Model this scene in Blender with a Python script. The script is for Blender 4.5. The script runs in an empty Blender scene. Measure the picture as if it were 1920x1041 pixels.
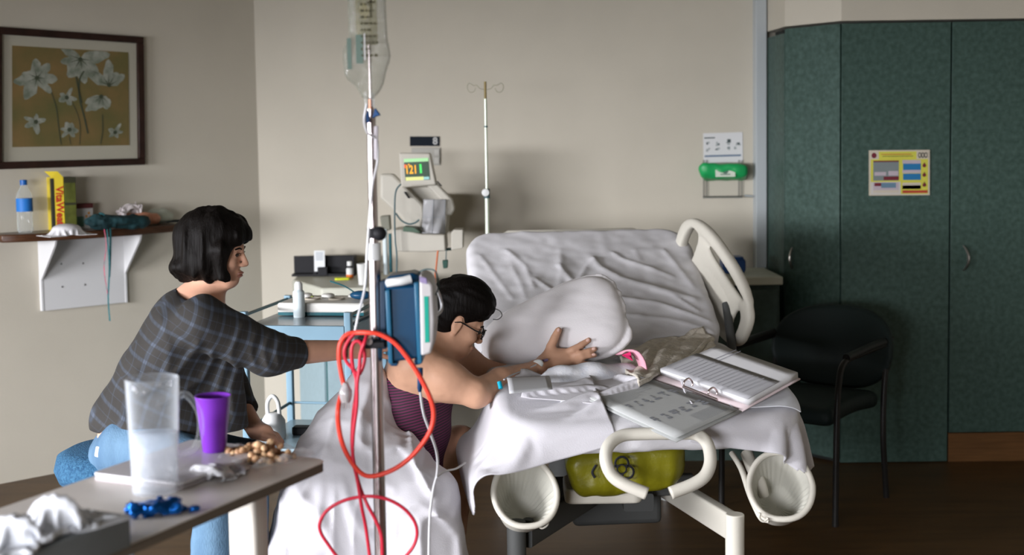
import bpy, math, random
import numpy as np
from mathutils import Vector, Matrix
random.seed(7); np.random.seed(7)
C = bpy.context.scene.collection
scene = bpy.context.scene
PI = math.pi

# ------------------------------------------------------------------ camera
FPX, CX, CY, CAMZ = 2400.0, 960.0, 433.0, 1.57
PITCH, ROLL = math.radians(4.0), 0.0145
F_ = Vector((0, math.cos(PITCH), -math.sin(PITCH)))
R0 = Vector((1, 0, 0)); U0 = R0.cross(F_)
R_ = (R0 * math.cos(ROLL) - U0 * math.sin(ROLL)).normalized()
U_ = (U0 * math.cos(ROLL) + R0 * math.sin(ROLL)).normalized()
CAM = Vector((0, 0, CAMZ))
cd = bpy.data.cameras.new('camera'); cam = bpy.data.objects.new('camera', cd); C.objects.link(cam)
m = Matrix((R_, U_, -F_)).transposed().to_4x4(); m.translation = CAM; cam.matrix_world = m
cd.sensor_width = 36.0; cd.lens = FPX / 1920 * 36.0
cd.shift_y = -(1041 / 2 - CY) / 1920; cd.clip_start = .05
cd.dof.use_dof = True; cd.dof.focus_distance = 4.15; cd.dof.aperture_fstop = 2.4
scene.camera = cam
scene.view_settings.view_transform = 'Standard'; scene.view_settings.look = 'None'
scene.view_settings.gamma = 1; scene.view_settings.use_curve_mapping = False
scene.view_settings.exposure = 0.0

# ------------------------------------------------------------------ world, daylight through the side window, added rear fill
w = bpy.data.worlds.new('daylight'); scene.world = w; w.use_nodes = True
w.node_tree.nodes['Background'].inputs[0].default_value = (.75, .87, 1, 1)
w.node_tree.nodes['Background'].inputs[1].default_value = 1.5
def area(name, loc, target, sx, sy, power, col, spread=180):
    l = bpy.data.lights.new(name, 'AREA'); l.shape = 'RECTANGLE'; l.size = sx; l.size_y = sy
    l.energy = power; l.color = col; l.spread = math.radians(spread)
    o = bpy.data.objects.new(name, l); C.objects.link(o); o.location = loc
    o.rotation_euler = (Vector(target) - Vector(loc)).to_track_quat('-Z', 'Y').to_euler(); return o
area('window_daylight', (-6.6, -.4, 1.86), (-1.0, 3.6, .9), 5.4, 1.6, 2250, (.95, .95, 1.0))
area('added_rear_fill', (-3.0, -4.2, 1.86), (-.2, 4.0, .9), 3.6, 1.6, 1050, (.95, .95, 1.0))  # added fill lamp behind the camera, brightens bed and pillow from the front
scene.cycles.max_bounces = 8; scene.cycles.diffuse_bounces = 4; scene.cycles.glossy_bounces = 3
scene.cycles.transmission_bounces = 8; scene.cycles.transparent_max_bounces = 12
scene.cycles.sample_clamp_indirect = 4; scene.cycles.caustics_reflective = False; scene.cycles.caustics_refractive = False
scene.cycles.use_denoising = True

def ray(u, v): return F_ + R_ * ((u - CX) / FPX) - U_ * ((v - CY) / FPX)
def at(u, v, Y):
    d = ray(u, v); return CAM + d * (Y / d.y)
def atz(u, v, z):
    d = ray(u, v); return CAM + d * ((z - CAMZ) / d.z)
def atpl(u, v, p, n):
    d = ray(u, v); return CAM + d * ((Vector(p) - CAM).dot(n) / d.dot(n))

# ------------------------------------------------------------------ materials
def lin(c):
    return tuple((x / 255 / 12.92) if x / 255 <= .04045 else ((x / 255 + .055) / 1.055) ** 2.4 for x in c)
MATS = {}
def mat(name, col, rough=.6, metal=0, trans=0, ior=1.45, alpha=1, bump=0, bscale=60, var=0, vscale=8, emit=None, estr=1, coat=0, sheen=0, srgb=False, sss=0, stretch=None, col2=None, thin=False):
    if name in MATS: return MATS[name]
    if srgb: col = lin(col)
    M = bpy.data.materials.new(name); M.use_nodes = True; nt = M.node_tree; b = nt.nodes['Principled BSDF']
    b.inputs['Base Color'].default_value = (*col, 1); b.inputs['Roughness'].default_value = rough
    b.inputs['Metallic'].default_value = metal; b.inputs['Transmission Weight'].default_value = trans
    b.inputs['IOR'].default_value = ior; b.inputs['Alpha'].default_value = alpha
    b.inputs['Specular IOR Level'].default_value = .5 if (metal or trans or rough < .25) else .28
    b.inputs['Coat Weight'].default_value = coat; b.inputs['Sheen Weight'].default_value = sheen
    if sss: b.inputs['Subsurface Weight'].default_value = sss; b.inputs['Subsurface Radius'].default_value = (.01, .004, .002); b.inputs['Subsurface Scale'].default_value = 1
    tc = nt.nodes.new('ShaderNodeTexCoord'); mp = nt.nodes.new('ShaderNodeMapping')
    nt.links.new(tc.outputs['Object'], mp.inputs[0])
    if stretch: mp.inputs['Scale'].default_value = stretch
    if var or col2:
        n = nt.nodes.new('ShaderNodeTexNoise'); n.inputs['Scale'].default_value = vscale; n.inputs['Detail'].default_value = 5
        nt.links.new(mp.outputs[0], n.inputs['Vector'])
        r = nt.nodes.new('ShaderNodeValToRGB'); nt.links.new(n.outputs['Fac'], r.inputs[0])
        r.color_ramp.elements[0].position = .32; r.color_ramp.elements[1].position = .68
        c2 = col2 or tuple(min(1, x * (1 + var)) for x in col); c1 = col if col2 else tuple(x * (1 - var) for x in col)
        r.color_ramp.elements[0].color = (*c1, 1); r.color_ramp.elements[1].color = (*c2, 1)
        nt.links.new(r.outputs[0], b.inputs['Base Color'])
    if bump:
        n = nt.nodes.new('ShaderNodeTexNoise'); n.inputs['Scale'].default_value = bscale; n.inputs['Detail'].default_value = 6
        nt.links.new(mp.outputs[0], n.inputs['Vector'])
        bp = nt.nodes.new('ShaderNodeBump'); bp.inputs['Strength'].default_value = bump; bp.inputs['Distance'].default_value = .01
        nt.links.new(n.outputs['Fac'], bp.inputs['Height']); nt.links.new(bp.outputs[0], b.inputs['Normal'])
    if emit:
        b.inputs['Emission Color'].default_value = (*emit, 1); b.inputs['Emission Strength'].default_value = estr
    MATS[name] = M; return M

def glassy(name, col, a0, a1, rough=.08, bump=0, bscale=30, power=2.2):
    """thin clear plastic: fades to opaque towards its edges as real thin walls do"""
    if name in MATS: return MATS[name]
    M = mat(name, col, rough, bump=bump, bscale=bscale); nt = M.node_tree; b = nt.nodes['Principled BSDF']
    lw_ = nt.nodes.new('ShaderNodeLayerWeight'); lw_.inputs[0].default_value = .5
    pw = nt.nodes.new('ShaderNodeMath'); pw.operation = 'POWER'; pw.inputs[1].default_value = power; nt.links.new(lw_.outputs['Facing'], pw.inputs[0])
    mr = nt.nodes.new('ShaderNodeMapRange'); mr.inputs['To Min'].default_value = a0; mr.inputs['To Max'].default_value = a1; nt.links.new(pw.outputs[0], mr.inputs['Value']); nt.links.new(mr.outputs[0], b.inputs['Alpha']); return M

# ------------------------------------------------------------------ mesh helpers
def root_of(M):
    return M
def tag(o, label=None, cat=None, group=None, kind=None):
    if label: o['label'] = label
    if cat: o['category'] = cat
    if group: o['group'] = group
    if kind: o['kind'] = kind
    return o
WM = {}
def thing(name, label, cat, loc=(0, 0, 0), rotz=0, group=None):
    o = bpy.data.objects.new(name, None); C.objects.link(o); o.empty_display_size = .05
    o.location = loc; o.rotation_euler = (0, 0, rotz)
    WM[o] = Matrix.Translation(Vector(loc)) @ Matrix.Rotation(rotz, 4, 'Z')
    return tag(o, label, cat, group)

class MB:
    def __init__(s): s.v = []; s.f = []; s.mi = []
    def add(s, vs, fs, mi=0):
        n = len(s.v); s.v += [tuple(x) for x in vs]; s.f += [tuple(i + n for i in f) for f in fs]; s.mi += [mi] * len(fs); return s
    def box(s, c, size, R=None, mi=0):
        c = Vector(c); h = Vector(size) / 2
        vs = []
        for x in (-1, 1):
            for y in (-1, 1):
                for z in (-1, 1):
                    p = Vector((x * h.x, y * h.y, z * h.z)); vs.append(c + (R @ p if R else p))
        return s.add(vs, [(0, 1, 3, 2), (4, 6, 7, 5), (0, 4, 5, 1), (2, 3, 7, 6), (0, 2, 6, 4), (1, 5, 7, 3)], mi)
    def span(s, a, b, mi=0):
        a = Vector(a); b = Vector(b); return s.box((a + b) / 2, [abs(x) for x in (b - a)], None, mi)
    def tube(s, pts, r, n=10, closed=False, caps=True, mi=0, flat=1.0):
        pts = [Vector(p) for p in pts]; k = len(pts); rs = r if isinstance(r, (list, tuple)) else [r] * k
        T = []
        for i in range(k):
            a = pts[(i - 1) % k] if (closed or i > 0) else pts[i]; b = pts[(i + 1) % k] if (closed or i < k - 1) else pts[i]
            t = (b - a); T.append(t.normalized() if t.length > 1e-9 else Vector((0, 0, 1)))
        up = Vector((0, 0, 1)) if abs(T[0].z) < .9 else Vector((1, 0, 0))
        nrm = (up - T[0] * up.dot(T[0])).normalized(); vs = []
        for i in range(k):
            nrm = (nrm - T[i] * nrm.dot(T[i])).normalized(); bn = T[i].cross(nrm)
            for j in range(n):
                a = 2 * PI * j / n; vs.append(pts[i] + (nrm * math.cos(a) + bn * math.sin(a) * flat) * rs[i])
        fs = []
        for i in range(k if closed else k - 1):
            for j in range(n):
                a = i * n + j; b = i * n + (j + 1) % n; c = ((i + 1) % k) * n + (j + 1) % n; d = ((i + 1) % k) * n + j
                fs.append((a, b, c, d))
        if caps and not closed: fs += [tuple(range(n))[::-1], tuple((k - 1) * n + j for j in range(n))]
        return s.add(vs, fs, mi)
    def cyl(s, a, b, r0, r1=None, n=20, mi=0): return s.tube([a, b], [r0, r0 if r1 is None else r1], n, mi=mi)
    def lathe(s, prof, c=(0, 0, 0), n=28, A=None, mi=0, close=False):
        c = Vector(c); vs = []; k = len(prof)
        for (r, z) in prof:
            for j in range(n):
                a = 2 * PI * j / n; p = Vector((r * math.cos(a), r * math.sin(a), z)); vs.append(c + (A @ p if A else p))
        fs = []
        for i in range(k if close else k - 1):
            for j in range(n):
                fs.append((i * n + j, i * n + (j + 1) % n, ((i + 1) % k) * n + (j + 1) % n, ((i + 1) % k) * n + j))
        if not close:
            if prof[0][0] > 1e-6: fs.append(tuple(range(n))[::-1])
            if prof[-1][0] > 1e-6: fs.append(tuple((k - 1) * n + j for j in range(n)))
        return s.add(vs, fs, mi)
    def prism(s, poly, o, ex, ey, ez, mi=0):
        """poly in (ex,ey) plane at o, extruded along vector ez"""
        o = Vector(o); ex = Vector(ex); ey = Vector(ey); ez = Vector(ez); n = len(poly)
        vs = [o + ex * x + ey * y for x, y in poly]; vs += [p + ez for p in vs]
        fs = [tuple(range(n)), tuple(range(n, 2 * n))[::-1]] + [(i, i + n, (i + 1) % n + n, (i + 1) % n) for i in range(n)]
        return s.add(vs, fs, mi)
    def grid(s, fn, nu, nv, mi=0, thick=0):
        vs = [Vector(fn(i / nu, j / nv)) for i in range(nu + 1) for j in range(nv + 1)]
        fs = [(i * (nv + 1) + j, (i + 1) * (nv + 1) + j, (i + 1) * (nv + 1) + j + 1, i * (nv + 1) + j + 1) for i in range(nu) for j in range(nv)]
        return s.add(vs, fs, mi)
    def ellip(s, c, r, n=16, R=None, mi=0):
        c = Vector(c); vs = []; fs = []; m2 = n // 2
        for i in range(1, m2):
            for j in range(n):
                th = PI * i / m2; ph = 2 * PI * j / n
                p = Vector((r[0] * math.sin(th) * math.cos(ph), r[1] * math.sin(th) * math.sin(ph), r[2] * math.cos(th))); vs.append(c + (R @ p if R else p))
        for z in (1, -1):
            p = Vector((0, 0, z * r[2])); vs.append(c + (R @ p if R else p))
        t = len(vs) - 2; b = len(vs) - 1
        for i in range(m2 - 2):
            for j in range(n): fs.append((i * n + j, (i + 1) * n + j, (i + 1) * n + (j + 1) % n, i * n + (j + 1) % n))
        for j in range(n):
            fs.append((t, j, (j + 1) % n)); fs.append((b, (m2 - 2) * n + (j + 1) % n, (m2 - 2) * n + j))
        return s.add(vs, fs, mi)
    def build(s, name, mats, parent=None, world=False, smooth=None, bevel=0, seg=3, solid=0, sub=0, label=None, fix=True):
        return mk(name, s.v, s.f, mats, parent, world, smooth, bevel, seg, solid, sub, s.mi, label, fix)

def mk(name, verts, faces, mats, parent=None, world=False, smooth=None, bevel=0, seg=3, solid=0, sub=0, mi=None, label=None, fix=True):
    V = np.array([tuple(v) for v in verts], dtype=float).reshape(-1, 3) if not isinstance(verts, np.ndarray) else verts.astype(float)
    loc = None
    if parent is not None:
        M = WM.get(parent, Matrix.Identity(4)); WMo = M
        if world:
            I = np.array(M.inverted()); V = V @ I[:3, :3].T + I[:3, 3]
    else:
        lo = V.min(0); hi = V.max(0); loc = np.array([(lo[0] + hi[0]) / 2, (lo[1] + hi[1]) / 2, lo[2]]); V = V - loc
        WMo = Matrix.Translation(Vector(loc))
    me = bpy.data.meshes.new(name); me.from_pydata(V.tolist(), [], [tuple(int(i) for i in f) for f in faces])
    if not isinstance(mats, (list, tuple)): mats = [mats]
    for q in mats: me.materials.append(q)
    if mi is not None and len(mats) > 1: me.polygons.foreach_set('material_index', [int(q) for q in mi])
    me.validate(); me.update()
    if fix:
        import bmesh
        bm = bmesh.new(); bm.from_mesh(me); bmesh.ops.recalc_face_normals(bm, faces=bm.faces); bm.to_mesh(me); bm.free()
    o = bpy.data.objects.new(name, me); C.objects.link(o)
    if loc is not None: o.location = loc
    if parent is not None: o.parent = parent
    WM[o] = WMo
    if solid:
        md = o.modifiers.new('solid', 'SOLIDIFY'); md.thickness = solid; md.offset = 0
    if bevel:
        md = o.modifiers.new('bevel', 'BEVEL'); md.width = bevel; md.segments = seg; md.limit_method = 'ANGLE'; md.angle_limit = math.radians(35)
    if sub:
        md = o.modifiers.new('sub', 'SUBSURF'); md.levels = sub; md.render_levels = sub
    if smooth is None: smooth = True
    if smooth:
        me.polygons.foreach_set('use_smooth', [True] * len(me.polygons))
        if smooth is True and not sub:
            try: me.set_sharp_from_angle(angle=math.radians(38))
            except Exception: pass
    if label: o['label'] = label
    return o

def text_mesh(name, s, size, o, ex, ey, m_, parent, depth=.0006, align='CENTER', bold=0, xs=1.0):
    cu = bpy.data.curves.new('lettering', 'FONT'); cu.body = s; cu.size = size; cu.align_x = align; cu.align_y = 'CENTER'; cu.extrude = depth; cu.offset = bold
    t = bpy.data.objects.new('lettering_tmp', cu); C.objects.link(t)
    dg = bpy.context.evaluated_depsgraph_get(); me = bpy.data.meshes.new_from_object(t.evaluated_get(dg))
    V = [tuple(v.co) for v in me.vertices]; Fc = [tuple(p.vertices) for p in me.polygons]
    bpy.data.objects.remove(t); bpy.data.meshes.remove(me); bpy.data.curves.remove(cu)
    o = Vector(o); ex = Vector(ex).normalized(); ey = Vector(ey).normalized(); ez = ex.cross(ey)
    V = [o + ex * v[0] * xs + ey * v[1] + ez * v[2] for v in V]
    return mk(name, V, Fc, m_, parent, world=True, smooth=False, fix=False)

def spline(pts, n=8, closed=False):
    P = [Vector(p) for p in pts]; k = len(P); out = []
    for i in range(k if closed else k - 1):
        g = lambda j: P[j % k] if closed else P[max(0, min(k - 1, j))]
        a, b, c, d = g(i - 1), g(i), g(i + 1), g(i + 2)
        for q in range(n):
            t = q / n
            out.append(.5 * ((2 * b) + (c - a) * t + (2 * a - 5 * b + 4 * c - d) * t * t + (3 * b - a - 3 * c + d) * t ** 3))
    if not closed: out.append(P[-1])
    return out
def rrect(w, h, r, n=5):
    out = []
    for cx, cy, a0 in ((w / 2 - r, h / 2 - r, 0), (-w / 2 + r, h / 2 - r, PI / 2), (-w / 2 + r, -h / 2 + r, PI), (w / 2 - r, -h / 2 + r, 1.5 * PI)):
        for i in range(n + 1):
            a = a0 + PI / 2 * i / n; out.append((cx + r * math.cos(a), cy + r * math.sin(a)))
    return out

# ------------------------------------------------------------------ distance-field surfaces
def nrm(a): return np.sqrt((a * a).sum(-1))
def cap(P, a, b, ra, rb):
    a = np.array(a, float); b = np.array(b, float); ba = b - a; pa = P - a
    h = np.clip((pa @ ba) / max(ba @ ba, 1e-9), 0, 1)
    return nrm(pa - h[..., None] * ba) - (ra + (rb - ra) * h)
def ell(P, c, r, R=None):
    q = P - np.array(c, float)
    if R is not None: q = q @ np.array(R)
    r = np.array(r, float); k0 = nrm(q / r); k1 = nrm(q / (r * r)); return k0 * (k0 - 1) / np.maximum(k1, 1e-9)
def rbox(P, c, h, rad, R=None):
    q = P - np.array(c, float)
    if R is not None: q = q @ np.array(R)
    q = np.abs(q) - (np.array(h, float) - rad)
    return nrm(np.maximum(q, 0)) + np.minimum(q.max(-1), 0) - rad
def smin(a, b, k):
    h = np.clip(.5 + .5 * (b - a) / k, 0, 1); return b + (a - b) * h - k * h * (1 - h)
def smax(a, b, k): return -smin(-a, -b, k)
def chain(P, pts, rs, k=.01):
    d = None
    for i in range(len(pts) - 1):
        c = cap(P, pts[i], pts[i + 1], rs[i], rs[i + 1]); d = c if d is None else smin(d, c, k)
    return d
def vnoise(P, s, seed=0):
    """smooth value noise, vectorised"""
    q = P * s; i = np.floor(q).astype(np.int64); f = q - i; f = f * f * (3 - 2 * f); out = 0
    def h(a):
        n = (a[..., 0] * 374761393 + a[..., 1] * 668265263 + a[..., 2] * 2147483647 + seed * 974634777) & 0xffffffff
        n = ((n ^ (n >> 13)) * 1274126177) & 0xffffffff; return ((n ^ (n >> 16)) & 0xffff) / 65535.0
    for dx in (0, 1):
        for dy in (0, 1):
            for dz in (0, 1):
                w_ = (f[..., 0] if dx else 1 - f[..., 0]) * (f[..., 1] if dy else 1 - f[..., 1]) * (f[..., 2] if dz else 1 - f[..., 2])
                out = out + w_ * h(i + np.array([dx, dy, dz]))
    return out * 2 - 1
def surface(fn, lo, hi, cell, warp_iter=1):
    lo = np.array(lo, float); hi = np.array(hi, float); B = 8
    n = (np.ceil((hi - lo) / cell / B).astype(int)) * B + 1
    G = np.full(n, 1.0); nb = (n - 1) // B
    bc = np.stack(np.meshgrid(*[np.arange(k) for k in nb], indexing='ij'), -1).reshape(-1, 3)
    cen = lo + (bc * B + B / 2) * cell; d = fn(cen)
    near = np.abs(d) < B * cell * .87 * 1.6 + .02
    base = np.stack(np.meshgrid(*[np.arange(B + 1)] * 3, indexing='ij'), -1).reshape(-1, 3)
    for b, dd in zip(bc[~near], d[~near]):
        if dd < 0: G[b[0] * B:b[0] * B + B + 1, b[1] * B:b[1] * B + B + 1, b[2] * B:b[2] * B + B + 1] = -1
    nbk = bc[near]
    for s0 in range(0, len(nbk), 400):
        blk = nbk[s0:s0 + 400]; idx = blk[:, None, :] * B + base[None]
        v = fn(lo + idx.reshape(-1, 3) * cell)
        ii = idx.reshape(-1, 3); G[ii[:, 0], ii[:, 1], ii[:, 2]] = v
    ins = G < 0
    c = np.stack([ins[dx:n[0] - 1 + dx, dy:n[1] - 1 + dy, dz:n[2] - 1 + dz] for dx in (0, 1) for dy in (0, 1) for dz in (0, 1)])
    act = c.any(0) & ~c.all(0); cells = np.argwhere(act); vid = -np.ones(act.shape, np.int64); vid[act] = np.arange(len(cells))
    acc = np.zeros((len(cells), 3)); cnt = np.zeros(len(cells))
    corners = [np.array([a, b, e]) for a in (0, 1) for b in (0, 1) for e in (0, 1)]
    for a in corners:
        for ax in range(3):
            if a[ax] == 0:
                b = a.copy(); b[ax] = 1
                va = G[tuple((cells + a).T)]; vb = G[tuple((cells + b).T)]; x = (va < 0) != (vb < 0)
                t = np.where(x, va / np.where(x, va - vb, 1), 0); p = a + np.outer(t, b - a); acc[x] += p[x]; cnt[x] += 1
    V = lo + (cells + acc / cnt[:, None]) * cell; faces = []
    for ax in range(3):
        o1, o2 = (ax + 1) % 3, (ax + 2) % 3
        sl0 = [slice(1, n[k] - 1) for k in range(3)]; sl0[ax] = slice(0, n[ax] - 1); sl1 = list(sl0); sl1[ax] = slice(1, n[ax])
        A = ins[tuple(sl0)]; Bm = ins[tuple(sl1)]; e = np.argwhere(A != Bm); off = np.array([1, 1, 1]); off[ax] = 0; e0 = e + off
        fl = A[tuple(e.T)]
        u1 = np.zeros(3, int); u1[o1] = 1; u2 = np.zeros(3, int); u2[o2] = 1
        q = np.stack([vid[tuple((e0 - u1 - u2).T)], vid[tuple((e0 - u2).T)], vid[tuple(e0.T)], vid[tuple((e0 - u1).T)]], 1)
        q[~fl] = q[~fl][:, ::-1]; faces.append(q)
    Fq = np.concatenate(faces); Fq = Fq[(Fq >= 0).all(1)]
    return V, Fq
def relax(V, Fq, it=1, lam=.5):
    E = np.concatenate([Fq[:, [0, 1]], Fq[:, [1, 2]], Fq[:, [2, 3]], Fq[:, [3, 0]]])
    for _ in range(it):
        S = np.zeros_like(V); K = np.zeros(len(V))
        for k in (0, 1):
            np.add.at(S, E[:, k], V[E[:, 1 - k]]); np.add.at(K, E[:, k], 1)
        V = V + lam * (S / np.maximum(K, 1)[:, None] - V)
    return V
def sdf_obj(name, fn, lo, hi, cell, mats, parent=None, mi_fn=None, label=None, it=2):
    V, Fq = surface(fn, lo, hi, cell); V = relax(V, Fq, it)
    mi = None
    if mi_fn is not None: mi = mi_fn(V[Fq].mean(1))
    return mk(name, V, Fq, mats, parent, world=True, smooth='all', mi=mi, label=label, fix=False)

# ------------------------------------------------------------------ hanging cloth (position based)
def cloth(X, rest_u, rest_v, sdf, steps=220, iters=10, fixed=None, g=9.8, dt=1 / 60, fric=.5, thick=.004, damp=.985, bend=.25, wind=None):
    """X: (n,m,3) start positions, sdf(P)->distance of the solid things it lies on"""
    X = X.copy(); Pv = X.copy(); n, m_, _ = X.shape; W = np.ones((n, m_)); 
    if fixed is not None: W[fixed] = 0
    def con(a, b, r, k):
        A = X[a]; Bq = X[b]; d = Bq - A; L = np.maximum(nrm(d), 1e-9); wa = W[a]; wb = W[b]; s = wa + wb; s = np.where(s == 0, 1, s)
        c = (k * (L - r) / L / s)[..., None] * d; X[a] = A + c * wa[..., None]; X[b] = Bq - c * wb[..., None]
    S = slice; diag = math.hypot(rest_u, rest_v)
    for st in range(steps):
        vel = (X - Pv) * damp; Pv = X.copy(); X = X + vel * W[..., None]; X[..., 2] -= g * dt * dt * W
        if wind is not None: X = X + wind(X, st) * W[..., None]
        for it in range(iters):
            for p in (0, 1):
                k_ = (n - 1 - p) // 2
                if k_ > 0: con((S(p, p + 2 * k_, 2), S(None)), (S(p + 1, p + 2 * k_ + 1, 2), S(None)), rest_u, 1)
                k_ = (m_ - 1 - p) // 2
                if k_ > 0: con((S(None), S(p, p + 2 * k_, 2)), (S(None), S(p + 1, p + 2 * k_ + 1, 2)), rest_v, 1)
            for p in (0, 1):
                con((S(p, n - 1, 2), S(0, m_ - 1)), (S(p + 1, n, 2), S(1, m_)), diag, .35) if len(range(p, n - 1, 2)) == len(range(p + 1, n, 2)) else None
                con((S(p, n - 1, 2), S(1, m_)), (S(p + 1, n, 2), S(0, m_ - 1)), diag, .35) if len(range(p, n - 1, 2)) == len(range(p + 1, n, 2)) else None
            if it % 4 == 2:
                for p in (0, 1, 2, 3):
                    a = S(p, n - 2, 4); b = S(p + 2, n, 4)
                    if len(range(*a.indices(n))) == len(range(*b.indices(n))) > 0: con((a, S(None)), (b, S(None)), 2 * rest_u, bend)
                    a = S(p, m_ - 2, 4); b = S(p + 2, m_, 4)
                    if len(range(*a.indices(m_))) == len(range(*b.indices(m_))) > 0: con((S(None), a), (S(None), b), 2 * rest_v, bend)
        P = X.reshape(-1, 3); d = sdf(P) - thick; hit = d < 0
        if hit.any():
            Q = P[hit]; e = 1e-3; gr = np.stack([sdf(Q + np.eye(3)[k] * e) - sdf(Q - np.eye(3)[k] * e) for k in range(3)], -1)
            gr /= np.maximum(nrm(gr), 1e-9)[:, None]; wv = W.reshape(-1)[hit][:, None]
            Q2 = Q - gr * d[hit][:, None] * wv; pv = Pv.reshape(-1, 3)[hit]; mv = Q2 - pv; tan = mv - gr * (mv * gr).sum(-1)[:, None]
            P[hit] = Q2 - tan * fric * wv; X = P.reshape(X.shape)
    return X
def upsample(X, k=2):
    """Catmull-Rom refinement of a cloth grid"""
    def up(A):
        n = len(A); out = []
        g = lambda i: A[max(0, min(n - 1, i))]
        for i in range(n - 1):
            for q in range(k):
                t = q / k; a, b, c, d = g(i - 1), g(i), g(i + 1), g(i + 2)
                out.append(.5 * (2 * b + (c - a) * t + (2 * a - 5 * b + 4 * c - d) * t * t + (3 * b - a - 3 * c + d) * t ** 3))
        out.append(A[-1]); return np.array(out)
    return up(up(X).transpose(1, 0, 2)).transpose(1, 0, 2)
def grid_faces(n, m_):
    i, j = np.meshgrid(np.arange(n - 1), np.arange(m_ - 1), indexing='ij'); a = (i * m_ + j).reshape(-1)
    return np.stack([a, a + m_, a + m_ + 1, a + 1], 1)
# ================================================================== the room
M_wall = mat('wall_paint', (.50, .463, .385), .75, bump=.12, bscale=220, var=.03, vscale=3)
M_ceil = mat('ceiling_paint', (.5, .48, .42), .9, bump=.1, bscale=90)
M_floor = mat('vinyl_floor', (.072, .038, .014), .38, var=.25, vscale=3, bump=.08, bscale=120, stretch=(1, 6, 1))
M_trimw = mat('white_trim', (.42, .45, .46), .5, bump=.05)
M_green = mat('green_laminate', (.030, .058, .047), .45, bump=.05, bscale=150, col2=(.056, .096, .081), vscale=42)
M_gap = mat('dark_joint', (.012, .014, .013), .8, bump=.05)
M_kick = mat('timber_skirting', (.12, .055, .018), .5, var=.2, vscale=5, stretch=(1, 1, 14), bump=.1)
M_steel = mat('brushed_steel', (.55, .53, .50), .3, 1, bump=.04, bscale=200)

def S(name, mb, m_, parent=None, **k):
    o = mb.build(name, m_, parent, **k); 
    if parent is None: o['kind'] = 'structure'
    return o
LC = Vector((-1.36, 6.9, 0)); LD = Vector((-1.02, -.95, 0)).normalized(); LN = Vector((.95, -1.02, 0)).normalized()
LE = LC + LD * 4.02
BR = Vector((1.33, 6.68, 0)); BD = (BR - LC).normalized(); BN = Vector((BD.y, -BD.x, 0)).normalized()
if BN.y > 0: BN = -BN
H = 2.75
def wallseg(name, a, b, n, z0=0, z1=H, th=.12):
    a = Vector(a); b = Vector(b); n = Vector(n)
    mb = MB(); L = (b - a).length; ex = (b - a).normalized()
    mb.prism([(0, z0), (L, z0), (L, z1), (0, z1)], a, ex, (0, 0, 1), -n * th); return S(name, mb, M_wall, smooth=False)
wallseg('wall_left', LC, LE, LN)
wallseg('wall_back', LC, BR + BD * .3, BN)
wx = -4.3; Y0, Y1, Z0, Z1 = -.60, 3.5, .60, 1.75
mb = MB()
for a, b in (((wx - .1, -1.6, 0), (wx, Y0, H)), ((wx - .1, Y1, 0), (wx, LE.y, H)), ((wx - .1, Y0, 0), (wx, Y1, Z0)), ((wx - .1, Y0, Z1), (wx, Y1, H))): mb.span(a, b)
S('wall_front_left', mb, M_wall, smooth=False)
mb = MB(); t = .04
for a, b in (((wx - .1, Y0, Z0), (wx + .02, Y0 + t, Z1)), ((wx - .1, Y1 - t, Z0), (wx + .02, Y1, Z1)), ((wx - .1, Y0, Z0), (wx + .05, Y1, Z0 + t)), ((wx - .1, Y0, Z1 - t), (wx + .02, Y1, Z1))): mb.span(a, b)
S('window_1', mb, M_trimw, smooth=False)
mb = MB(); rx0, rx1 = -3.5, -1.1
for a, b in (((-4.4, -1.7, 0), (rx0, -1.6, H)), ((rx1, -1.7, 0), (3.3, -1.6, H)), ((rx0, -1.7, 0), (rx1, -1.6, Z0)), ((rx0, -1.7, Z1), (rx1, -1.6, H))): mb.span(a, b)
S('wall_rear', mb, M_wall, smooth=False); mb = MB()
for a, b in (((rx0, -1.7, Z0), (rx0 + t, -1.58, Z1)), ((rx1 - t, -1.7, Z0), (rx1, -1.58, Z1)), ((rx0, -1.7, Z0), (rx1, -1.55, Z0 + t)), ((rx0, -1.7, Z1 - t), (rx1, -1.58, Z1))): mb.span(a, b)
S('added_fill_window', mb, M_trimw, smooth=False)  # added frame, its opening in the rear wall lets the fill lamp in
mb = MB().span((3.2, -1.7, 0), (3.3, 6.9, H)); S('wall_right', mb, M_wall, smooth=False)
mb = MB().prism([(-4.5, -1.7), (3.3, -1.7), (3.3, 7.3), (-4.5, 7.3)], (0, 0, H), (1, 0, 0), (0, 1, 0), (0, 0, .1)); S('ceiling', mb, M_ceil, smooth=False)
mb = MB().prism([(-4.5, -1.7), (3.3, -1.7), (3.3, 7.3), (-4.5, 7.3)], (0, 0, -.1), (1, 0, 0), (0, 1, 0), (0, 0, .1)); S('floor', mb, M_floor, smooth=False)
# bulkhead over the built-in wardrobe
ZT = 2.1
pts = [(1.322, 6.62), (1.35, 6.32), (1.56, 6.06), (3.2, 6.06), (3.2, 6.9), (1.322, 6.9)]
mb = MB().prism(pts, (0, 0, ZT + .012), (1, 0, 0), (0, 1, 0), (0, 0, H - ZT - .012)); S('wall_bulkhead', mb, M_wall, smooth=False)
mb = MB().prism([(1.262, 6.60), (1.318, 6.60), (1.318, 6.72), (1.262, 6.72)], (0, 0, 0), (1, 0, 0), (0, 1, 0), (0, 0, H)); S('trim_1', mb, M_trimw, smooth=False, bevel=.004)

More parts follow.
